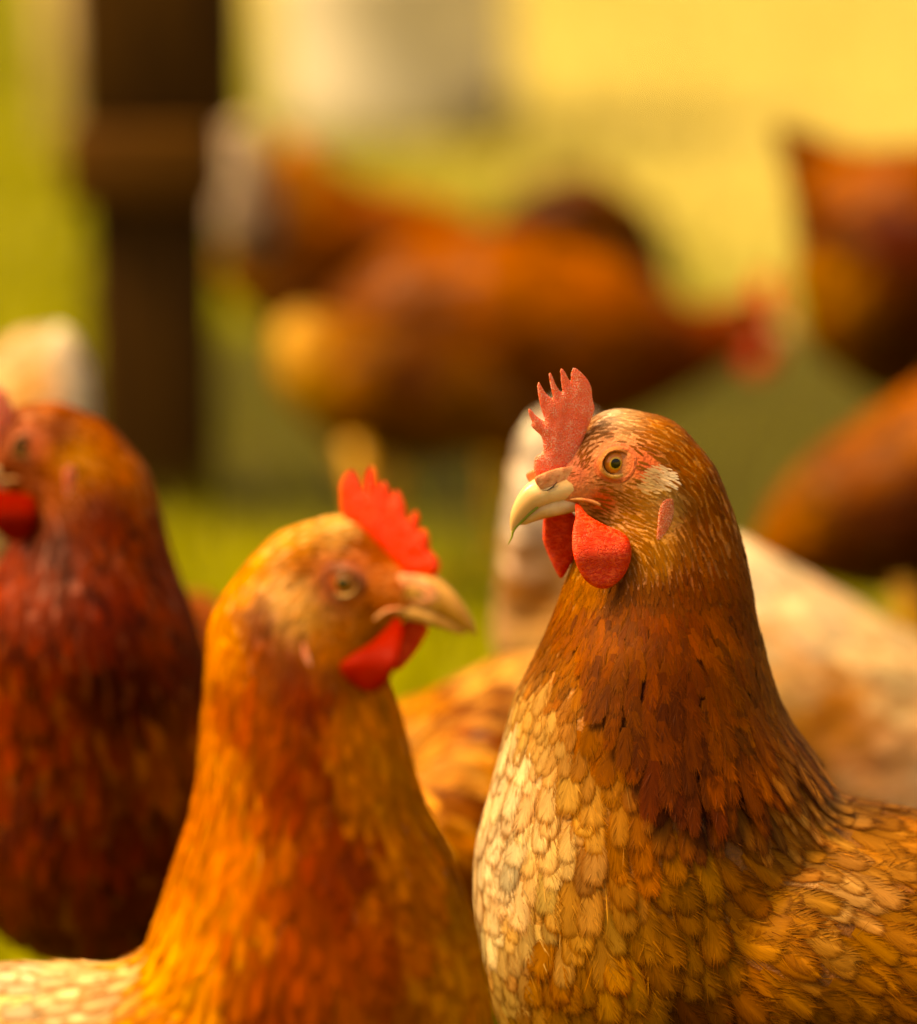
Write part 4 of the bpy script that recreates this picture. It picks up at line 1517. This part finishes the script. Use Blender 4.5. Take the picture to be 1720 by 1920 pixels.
henB, fldB = make_hen('golden orange hen in the foreground left of centre, facing right, slightly out of focus', YB, B_CHAINS, B_G, h=0.003, nblur=2, mask=mask_B, head=(HB, B_HEAD),
                      skin=[(645, 1079, 60, 'c85c30'), (735, 1090, 56, 'cc6c30')],
                      passes=[dict(name='plumage', spacing=0.48, nu=3, nv=7, region=lambda a, b, c: (b >= 1200).astype(float), jitter=0.12, colvar=0.16, ls=1.3, barbs=14, barb_w=.08),
                              dict(name='plumage', spacing=1.2, nu=3, nv=5, region=lambda a, b, c: (b >= 1200).astype(float), jitter=0.45, colvar=0.2, ls=0.8, ws=0.06, fs=3.0),
                              dict(name='face_feathers', spacing=0.6, nu=3, nv=4, region=lambda a, b, c: (b < 1210).astype(float), jitter=0.12, colvar=0.2)],
                      legs=(330, 1.1, 1), eps=36, tint=(1.15, .95, 1))

# ================================================================== HEN C: dark hen cut by the left edge
YC = 1.9
C_EYE = (50, 828)


def a2c(p):
    a = math.radians(12.4)
    x, y = (p[0] - A_EYE[0]) * 0.785, (p[1] - A_EYE[1]) * 0.785
    return (C_EYE[0] + x * math.cos(a) + y * math.sin(a), C_EYE[1] - x * math.sin(a) + y * math.cos(a))


HC = Head(C_EYE, YC, -1, math.radians(20))
sc_ = 0.785
C_HEAD = dict(
    wattle_m=M_WATTLE_DARK,
    comb=[(a2c(p)[0] + 24, a2c(p)[1]) for p in A_HEAD['comb']], comb_t=7, comb_lean=0.1,
    wattle_near=[(a2c(p)[0] - 24, a2c(p)[1] - 4) for p in A_HEAD['wattle_near']], wattle_near_z=22,
    wattle_far=[a2c(p) for p in A_HEAD['wattle_far']], wattle_far_z=-17,
    upper=[(a2c(a), a2c(b), w * sc_) for a, b, w in A_HEAD['upper']],
    lower=[(a2c(a), a2c(b), w * sc_) for a, b, w in A_HEAD['lower']],
    nostril=[a2c(p) for p in A_HEAD['nostril']], nostril_z=22, cere=[a2c(p) for p in A_HEAD['cere']],
    gape=[a2c(p) for p in A_HEAD['gape']], gape_z=[23, 28, 34, 36], gape_r=[2, 3.5, 4.3, 3.5],
    eye_r=19, eye_out=2, eye_dim=0.5, lid_dim=0.55, lobe=[a2c(p) for p in A_HEAD['lobe']], lobe_out=2)


def hc(k):
    q = a2c((k[0], k[1]))
    return (q[0], q[1], k[2] * sc_, k[3], float(HC.dy(q[0])) if q[0] < 70 else 0.0)


C_CHAINS = [
    [hc((1062, 905, 40, .86)), hc((1100, 890, 62, .72)), hc((1165, 866, 104, .60)), (100, 830, 82, .66), (150, 865, 92, .75), (185, 930, 108, .85), (180, 1010, 134, .8), (165, 1100, 172, .85), (160, 1200, 214, .95),
     (165, 1300, 232, .95, .01), (175, 1420, 250, .95, .02)],
    [hc((1110, 925, 45, .8)), hc((1165, 950, 62, .8)), (90, 925, 70, .8)],
    [(175, 1420, 250, .95, .02), (165, 1560, 292, .9, .03), (215, 1600, 270, 1.0, .10), (250, 1560, 220, 1.0, .19), (280, 1440, 120, 1.0, .28)],
]
C_G = [
    (0, 790, .9, -.2, 14, .26, '8c2c04', 'b45810', .7, .4, .1, .5),
    (90, 755, 1, .0, 18, .26, 'a84c08', 'cc701c', .7, .4, .1, .5),
    (200, 790, .8, .5, 22, .3, 'a04408', 'c06010', .6, .5, .1, .6),
    (270, 880, .5, 1, 28, .3, 'b45408', 'd07410', .5, .5, .1, .7),
    (110, 800, 1, .1, 16, .26, '5c1402', '702004', .7, .4, .1, .6),
    (145, 845, .9, .3, 16, .26, 'b06c20', 'c48434', .7, .4, 0, 1.0),
    (60, 890, 1, .2, 15, .22, '7c2c06', '8c380a', .8, .3, 0, .6),
    (120, 900, .9, .4, 16, .22, '843406', '9c480c', .8, .3, 0, .6),
    (200, 940, .3, 1, 30, .24, '641602', '782404', .6, .4, .1, .7),
    (300, 1000, .3, 1, 34, .26, '8c3004', 'a84c08', .6, .5, .1, .7),
    (120, 1000, 0, 1, 34, .26, '541404', '641a04', .6, .4, .1, .8),
    (10, 1040, -.2, 1, 34, .26, '942c04', '7c2404', .6, .4, .1, .8),
    (220, 1100, .15, 1, 50, .26, '5c1202', '882c04', .6, .5, .2, .8),
    (320, 1120, .3, 1, 46, .26, '882c04', 'a84808', .6, .5, .2, .8),
    (80, 1120, -.1, 1, 50, .3, '681a02', '883004', .5, .5, .1, .9),
    (260, 1250, .2, 1, 56, .26, '4c0e02', '782404', .6, .6, .2, 1.0),
    (350, 1220, .3, 1, 50, .26, '601602', '883004', .6, .6, .1, .9),
    (60, 1300, -.05, 1, 66, .28, '6c1e02', 'a84808', .6, .7, .2, 1.4),
    (200, 1370, .05, 1, 70, .28, '6c2002', 'b05410', .6, .7, .2, 1.5),
    (330, 1380, .3, 1, 70, .28, 'a04808', 'c46c14', .5, .7, .2, 1.3),
    (80, 1500, 0, 1, 74, .28, '581402', '883808', .5, .6, .2, 1.3),
    (250, 1520, .15, 1, 74, .28, '561202', '843208', .5, .6, .2, 1.2),
    (60, 1650, -.05, 1, 80, .26, '6a2406', '8c4410', .5, .6, .3, 1.2),
    (220, 1700, .1, 1, 80, .28, '5c1c02', '84380c', .4, .6, .2, 1.1),
]


def mask_C(px, py, p):
    k = np.ones(len(px))
    r = np.hypot(px - 50, py - 828)
    k = np.where(r < 32, 0, k)
    k = np.where((r >= 32) & (r < 50), 0.4, k)
    k = np.where(np.hypot(px + 45, py - 870) < 50, 0.05, k)
    return k


henC, fldC = make_hen('dark reddish brown hen cut by the left edge, facing left, soft in focus', YC, C_CHAINS, C_G, h=0.0035, nblur=2, mask=mask_C, head=(HC, C_HEAD),
                      skin=[(50, 828, 46, 'b85028'), (-20, 860, 50, 'b05020')],
                      passes=[dict(name='plumage', spacing=0.56, nu=3, nv=6, region=lambda a, b, c: (b >= 960).astype(float), jitter=0.2, colvar=0.34, ls=1.2, fs=1.5, barbs=14, barb_w=.08),
                              dict(name='face_feathers', spacing=0.66, nu=3, nv=4, region=lambda a, b, c: (b < 970).astype(float), jitter=0.14, colvar=0.2)],
                      legs=(200, 1.0, -1, 0.10), eps=46, tint=(1.3, 1.65, 1))

# ================================================================== the hens further back
allreg = None


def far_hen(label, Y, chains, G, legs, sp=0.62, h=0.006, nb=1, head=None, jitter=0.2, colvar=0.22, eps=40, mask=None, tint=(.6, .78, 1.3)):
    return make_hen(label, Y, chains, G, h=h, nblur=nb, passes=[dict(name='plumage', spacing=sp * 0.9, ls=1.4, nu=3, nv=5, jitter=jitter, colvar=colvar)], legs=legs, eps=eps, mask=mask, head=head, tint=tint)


def simple_head(eye, Y, facing, yaw, k, rot=0.0):
    """the sharp hen's head outlines, scaled, for a head further off"""
    def t(p):
        x, y = (p[0] - A_EYE[0]) * k, (p[1] - A_EYE[1]) * k
        x *= -facing
        c, s_ = math.cos(rot), math.sin(rot)
        return (eye[0] + x * c - y * s_, eye[1] + x * s_ + y * c)
    H = Head(eye, Y, facing, yaw)
    d = dict(comb_m=M_COMB_RED, comb=[t(p) for p in A_HEAD['comb']], comb_t=9 * k,
             wattle_near=[t(p) for p in A_HEAD['wattle_near']], wattle_near_z=26 * k, wattle_far=[t(p) for p in A_HEAD['wattle_far']], wattle_far_z=-22 * k,
             upper=[(t(a), t(b), w * k) for a, b, w in A_HEAD['upper']], lower=[(t(a), t(b), w * k) for a, b, w in A_HEAD['lower']],
             gape=[t(p) for p in A_HEAD['gape']], gape_z=[z * k for z in (29, 36, 43, 46)], gape_r=[2.5 * k, 4.5 * k, 5.5 * k, 4.5 * k], eye_r=24 * k, eye_out=3 * k, eye_dim=.6)
    return H, d, t


# D: pale buff hen behind the sharp one, tail up to the left
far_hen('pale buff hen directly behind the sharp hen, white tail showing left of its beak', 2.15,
        [[(1750, 1500, 250, .8), (1560, 1400, 270, .8), (1440, 1330, 268, .8), (1330, 1240, 240, .75), (1200, 1140, 170, .5), (1090, 1010, 110, .3)],
         [(1060, 850, 95, .25), (1040, 960, 95, .28), (1030, 1080, 100, .35), (1030, 1180, 110, .5), (1200, 1300, 160, .7)],
         [(1400, 1060, 40, .6), (1380, 1010, 18, .6)],
         [(1750, 1500, 230, .8), (1900, 1420, 150, .8), (1980, 1280, 90, .8), (2000, 1180, 62, .7)]],
        [(980, 800, -.5, -1, 90, .2, 'fdf2e0', 'fdf2e0', .3, .3, .1, .6), (960, 950, -1, -.6, 90, .2, 'fbf0e0', 'f4dcc0', .3, .3, .1, .6), (1010, 1100, -1, 0, 60, .3, 'a8600c', 'c88c38', .3, .4, .1, .8),
         (950, 1110, -1, 0, 60, .3, 'e0b888', 'ecd0a8', .3, .4, .1, .8), (940, 1200, -1, .5, 60, .3, 'e0b888', 'e8c898', .3, .4, .1, .8), (1020, 1210, -1, .5, 60, .3, 'f0c078', 'e8a850', .3, .4, .1, .8),
         (1420, 1060, -1, -.3, 70, .36, 'fdeccc', 'fbe0b4', .2, .6, .2, .6), (1540, 1150, -1, -.3, 70, .36, 'fbe4bc', 'f4d098', .2, .6, .2, .6), (1680, 1220, -1, -.4, 60, .4, 'f8dca8', 'eebc78', .2, .6, .2, .6),
         (1450, 1240, -1, 0, 60, .4, 'f4c888', 'e8a048', .2, .7, .2, .8), (1600, 1300, -1, 0, 60, .4, 'ec9c40', 'd4700f', .2, .7, .2, .9), (1470, 1380, -1, .2, 60, .4, 'd88a18', 'b86008', .2, .7, .2, .9),
         (1640, 1400, -1, .2, 60, .4, 'f0b480', 'e08830', .2, .7, .2, .9), (1680, 1480, -1, .3, 60, .4, 'fad8b4', 'f0b480', .2, .7, .2, .9), (1480, 1500, -1, .3, 60, .4, 'a84c06', '8c3804', .2, .7, .2, .9)],
        (1560, 1.0, 1), h=0.0045, sp=0.55, head=simple_head((2022, 1150), 2.15, 1, 0.0, 0.72)[:2])
# E: hen between B and A
far_hen('orange brown hen seen only as back and wing between the two front hens', 1.95,
        [[(1120, 1400, 190, .8), (1000, 1430, 215, .8), (880, 1500, 225, .8), (760, 1560, 245, .8), (640, 1560, 210, .8), (560, 1480, 130, .8), (500, 1400, 80, .8)],
         [(930, 1420, 150, .8, -.04), (860, 1520, 160, .8, -.05), (900, 1620, 150, .8, -.04)]],
        [(760, 1300, 1, -.1, 60, .3, 'dc9434', 'c87c20', .3, .6, .3, .8), (860, 1262, 1, -.2, 60, .26, 'e8ac5c', 'e8a040', .3, .8, .5, 1.0), (970, 1225, 1, -.2, 60, .26, 'ecb468', 'e8a850', .3, .8, .5, 1.0),
         (800, 1325, 1, 0, 60, .24, '8c4006', '702c04', .3, .6, .1, .8), (900, 1320, 1, 0, 60, .24, '7c3404', '602403', .3, .6, .1, .8), (980, 1330, 1, .2, 60, .24, '7c3404', '602403', .3, .6, .1, .8),
         (790, 1375, 1, .1, 70, .2, 'e0a050', 'f0ac50', .3, .8, .3, 1.0), (860, 1370, 1, .2, 70, .2, 'e4a858', 'f0a848', .3, .8, .3, 1.0), (930, 1400, 1, .7, 70, .2, 'e89c3c', 'c87014', .3, .8, .3, 1.0), (965, 1450, .6, 1, 60, .2, 'b86410', '984806', .3, .7, .2, 1.0),
         (820, 1425, 1, .4, 60, .2, '8c4206', '702c04', .3, .7, .1, 1.0), (890, 1440, 1, .7, 60, .2, '843804', '682803', .3, .7, .1, 1.0),
         (795, 1455, 1, .7, 70, .2, 'f0a84c', 'd07c1c', .3, .8, .3, 1.0), (850, 1500, 1, .9, 70, .2, 'd08020', 'a85c0c', .3, .8, .3, 1.0), (890, 1560, .8, 1, 60, .2, 'a85808', '843c04', .3, .7, .2, 1.0),
         (810, 1530, .8, 1, 60, .2, '8c3c04', '702c03', .3, .7, .1, 1.0), (850, 1620, .6, 1, 70, .2, '6c2403', '5c1c02', .3, .7, .2, 1.0), (920, 1500, .8, 1, 60, .2, '782f04', '602403', .3, .7, .1, 1.0)],
        (820, 1.0, -1), h=0.004, sp=0.5, eps=16, jitter=.08, tint=(1.05, 1.05, 1))
# F: right edge, middle
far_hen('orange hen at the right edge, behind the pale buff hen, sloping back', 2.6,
        [[(1475, 1030, 62, .7), (1530, 985, 100, .8), (1620, 960, 150, .9), (1740, 930, 195, .9), (1880, 880, 230, .9), (2020, 780, 150, .9), (2100, 640, 80, .9)]],
        [(1440, 1010, -1, .6, 50, .35, 'c87818', 'a85c0c', .3, .5, .2, .8), (1540, 920, -1, .6, 55, .35, 'b87020', 'a0580c', .3, .5, .2, .7), (1660, 820, -1, .7, 55, .35, 'b8640c', 'a05408', .3, .5, .2, .7),
         (1720, 760, -1, .7, 55, .35, 'c06a0c', 'a05408', .3, .5, .2, .7), (1490, 1060, -1, .6, 50, .35, '8c4006', '6c2c04', .3, .5, .2, .8), (1620, 1030, -1, .6, 50, .35, '7c3404', '5c2003', .3, .5, .2, .8),
         (1600, 925, -1, .6, 50, .35, '6c2c04', '5c2403', .3, .5, .2, .8), (1700, 850, -1, .6, 50, .35, '843c06', '642a04', .3, .5, .2, .8), (1700, 920, -1, .6, 50, .35, '5c2403', '6c2803', .3, .5, .2, .8), (1700, 1080, -1, .6, 50, .35, '5c2003', '4c1a03', .3, .5, .2, .8)],
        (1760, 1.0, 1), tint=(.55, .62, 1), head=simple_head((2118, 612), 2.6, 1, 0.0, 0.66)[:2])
# G: upper right dark hen
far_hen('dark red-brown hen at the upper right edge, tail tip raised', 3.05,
        [[(1452, 232, 16, .5), (1510, 290, 45, .5), (1590, 390, 105, .7), (1720, 490, 215, .8), (1860, 500, 225, .8), (1980, 420, 150, .8), (2060, 300, 90, .8), (2080, 200, 60, .8)],
         [(1545, 500, 62, .8, -.02), (1590, 590, 90, .8, -.02), (1680, 640, 110, .8)]],
        [(1460, 240, -1, -.6, 60, .25, 'a05008', '8c3c04', .3, .5, .2, .7), (1600, 290, -1, -.2, 50, .35, 'c06408', 'a04c04', .3, .5, .2, .7), (1700, 280, -1, -.2, 50, .35, 'b85c04', '983f04', .3, .5, .2, .7),
         (1560, 420, -1, 0, 50, .35, '883c04', '6c2803', .3, .5, .2, .7), (1545, 510, -.3, 1, 50, .35, 'd08818', 'b46c0c', .3, .5, .2, .8), (1580, 590, -.2, 1, 50, .35, '9c5408', '7c3c06', .3, .5, .2, .8),
         (1680, 420, -1, 0, 50, .35, '742203', '5c1a02', .3, .5, .2, .7), (1700, 620, -1, .3, 50, .35, '5c1c02', '481402', .3, .5, .2, .7)],
        (1800, 1.0, 1), head=simple_head((2098, 182), 3.05, 1, 0.0, 0.56)[:2])


# H: big hen bending right in the middle
HH, H_HEAD, tH = simple_head((1398, 596), 3.3, 1, 0.0, 0.46, math.radians(-4))
far_hen('rust orange hen in the middle distance bending right, red comb lowered', 3.3,
        [[(720, 620, 120, .6), (820, 620, 175, .8), (960, 630, 200, .85), (1080, 640, 178, .85), (1180, 650, 130, .85), (1260, 655, 86, .8), (1335, 635, 62, .75), tH((1165, 880)) + (52, .62), tH((1062, 905)) + (22, .8)]],
        [(900, 440, -1, -.1, 60, .35, 'c46408', 'ac5004', .3, .5, .2, .7), (1100, 480, -1, -.2, 60, .35, 'cc6c08', 'b05804', .3, .5, .2, .7), (1200, 540, -1, 0, 50, .35, 'c86808', 'ac5404', .3, .5, .2, .7),
         (1300, 610, -1, 0, 40, .35, 'a84a04', '903c04', .3, .5, .2, .7), (850, 600, -1, .3, 60, .35, '9c4c06', '803c04', .3, .5, .2, .8), (1000, 640, -1, .3, 60, .35, 'a05008', '8c4004', .3, .5, .2, .8),
         (1150, 640, -1, .3, 60, .35, 'a85408', '8c3c04', .3, .5, .2, .8), (1250, 690, -1, .2, 50, .35, '842c03', '742603', .3, .5, .2, .8), (950, 800, -1, .5, 50, .35, '7c4004', '5c2c03', .3, .5, .2, .8),
         (1380, 620, -1, 0, 18, .3, 'b84408', 'a83c06', .6, .4, .1, .6)],
        (980, 1.0, 1), head=(HH, H_HEAD))
# I: behind H
far_hen('small dark brown hen far back, rounded back seen above the rust orange one', 4.3,
        [[(960, 440, 50, .7), (1020, 420, 75, .8), (1090, 420, 100, .85), (1160, 440, 78, .8), (1215, 480, 45, .8), (1240, 540, 28, .8)]],
        [(1000, 360, -1, 0, 40, .35, '7c3804', '5c2403', .3, .5, .2, .7), (1090, 330, -1, 0, 40, .35, '743004', '5c2203', .3, .5, .2, .7), (1180, 400, -1, 0, 40, .35, '9c5408', '784004', .3, .5, .2, .7),
         (1100, 450, -1, 0, 40, .35, '6c3404', '502403', .3, .5, .2, .7)],
        (1080, 0.95, 1))
# J: left of centre with whitish tail
far_hen('orange hen beside the dark post, whitish tail fan toward the post', 3.8,
        [[(548, 265, 20, .6), (552, 300, 42, .7), (580, 370, 75, .8), (650, 450, 108, .85), (740, 480, 120, .85), (840, 500, 110, .85), (920, 540, 80, .8)],
         [(455, 265, 48, .45, -.02), (444, 340, 66, .5, -.02), (456, 410, 56, .6, -.02), (560, 440, 70, .7)],
         [(470, 500, 60, .7, .0), (520, 540, 70, .8), (600, 520, 90, .8)]],
        [(440, 280, -1, -.8, 60, .2, 'fff0d8', 'ffe8c8', .3, .3, .1, .7), (440, 380, -1, -.3, 60, .2, 'fff0dc', 'f8e0c0', .3, .3, .1, .7), (545, 260, -.3, 1, 40, .3, 'e08818', 'c06c08', .4, .4, .2, .7),
         (560, 330, -.3, 1, 40, .3, 'cc780c', 'b46008', .4, .4, .2, .7), (460, 510, -1, .5, 50, .3, 'c0740c', 'a85c08', .3, .4, .2, .7), (700, 380, -1, 0, 50, .35, 'c05c06', 'a84c04', .3, .5, .2, .7),
         (820, 410, -1, 0, 50, .35, 'cc6408', 'b05004', .3, .5, .2, .7), (670, 520, -1, 0, 50, .35, '702603', '5c1c02', .3, .5, .2, .8), (600, 450, -1, 0, 50, .35, 'b0580a', '984806', .3, .5, .2, .8)],
        (700, 0.95, 1), h=0.005)
# K: pale rump, in front of H on the left
far_hen('brown hen with pale fluffy rump in front of the rust orange one', 3.15,
        [[(572, 640, 62, .8), (610, 690, 95, .85), (700, 730, 128, .85), (800, 745, 118, .85), (880, 760, 90, .8), (950, 800, 60, .8), (990, 850, 42, .8)]],
        [(560, 620, -1, .5, 50, .4, 'e0b050', 'd0983c', .3, .4, .1, 1.0), (590, 690, -1, .5, 50, .4, 'd49c38', 'b87c20', .3, .4, .1, 1.0), (660, 640, -1, 0, 50, .35, 'b0640a', '984e06', .3, .5, .2, .7),
         (680, 740, -1, .3, 50, .35, 'a86008', '8c4806', .3, .5, .2, .7), (800, 700, -1, .2, 50, .35, '7c3804', '683004', .3, .5, .2, .7), (860, 740, -1, .2, 50, .35, 'a05c0a', '844806', .3, .5, .2, .7),
         (750, 840, -1, .2, 50, .35, '6c3804', '502803', .3, .5, .2, .7)],
        (740, 0.95, 1))
# L: cream tail behind hen C
far_hen('cream-white hen behind the dark left hen, only its raised rear showing above', 2.4,
        [[(105, 655, 46, .5), (92, 700, 78, .55), (60, 790, 115, .7), (-40, 960, 205, .8), (-170, 1040, 215, .8), (-290, 930, 130, .8), (-340, 780, 70, .8), (-360, 700, 52, .8)],
         [(105, 655, 46, .5), (128, 720, 44, .5), (120, 780, 60, .6)], [(0, 690, 44, .5), (60, 650, 38, .5)]],
        [(90, 620, 1, -.7, 60, .3, 'fbecd0', 'f6e0bc', .2, .4, .1, .6), (140, 700, 1, -.3, 60, .3, 'fdf4e0', 'fbecd0', .2, .4, .1, .6), (10, 670, 1, -.5, 60, .3, 'f4d8a8', 'ecc488', .2, .4, .1, .6),
         (50, 730, 1, -.3, 50, .3, 'e8a848', 'dc9028', .2, .4, .1, .8), (130, 760, 1, 0, 50, .3, 'fbecd0', 'f6e0bc', .2, .4, .1, .6), (-60, 850, 1, 0, 60, .3, 'e8c888', 'd8a860', .2, .4, .1, .8)],
        (-90, 1.0, -1), h=0.004, head=simple_head((-372, 672), 2.4, -1, 0.0, 0.62)[:2])
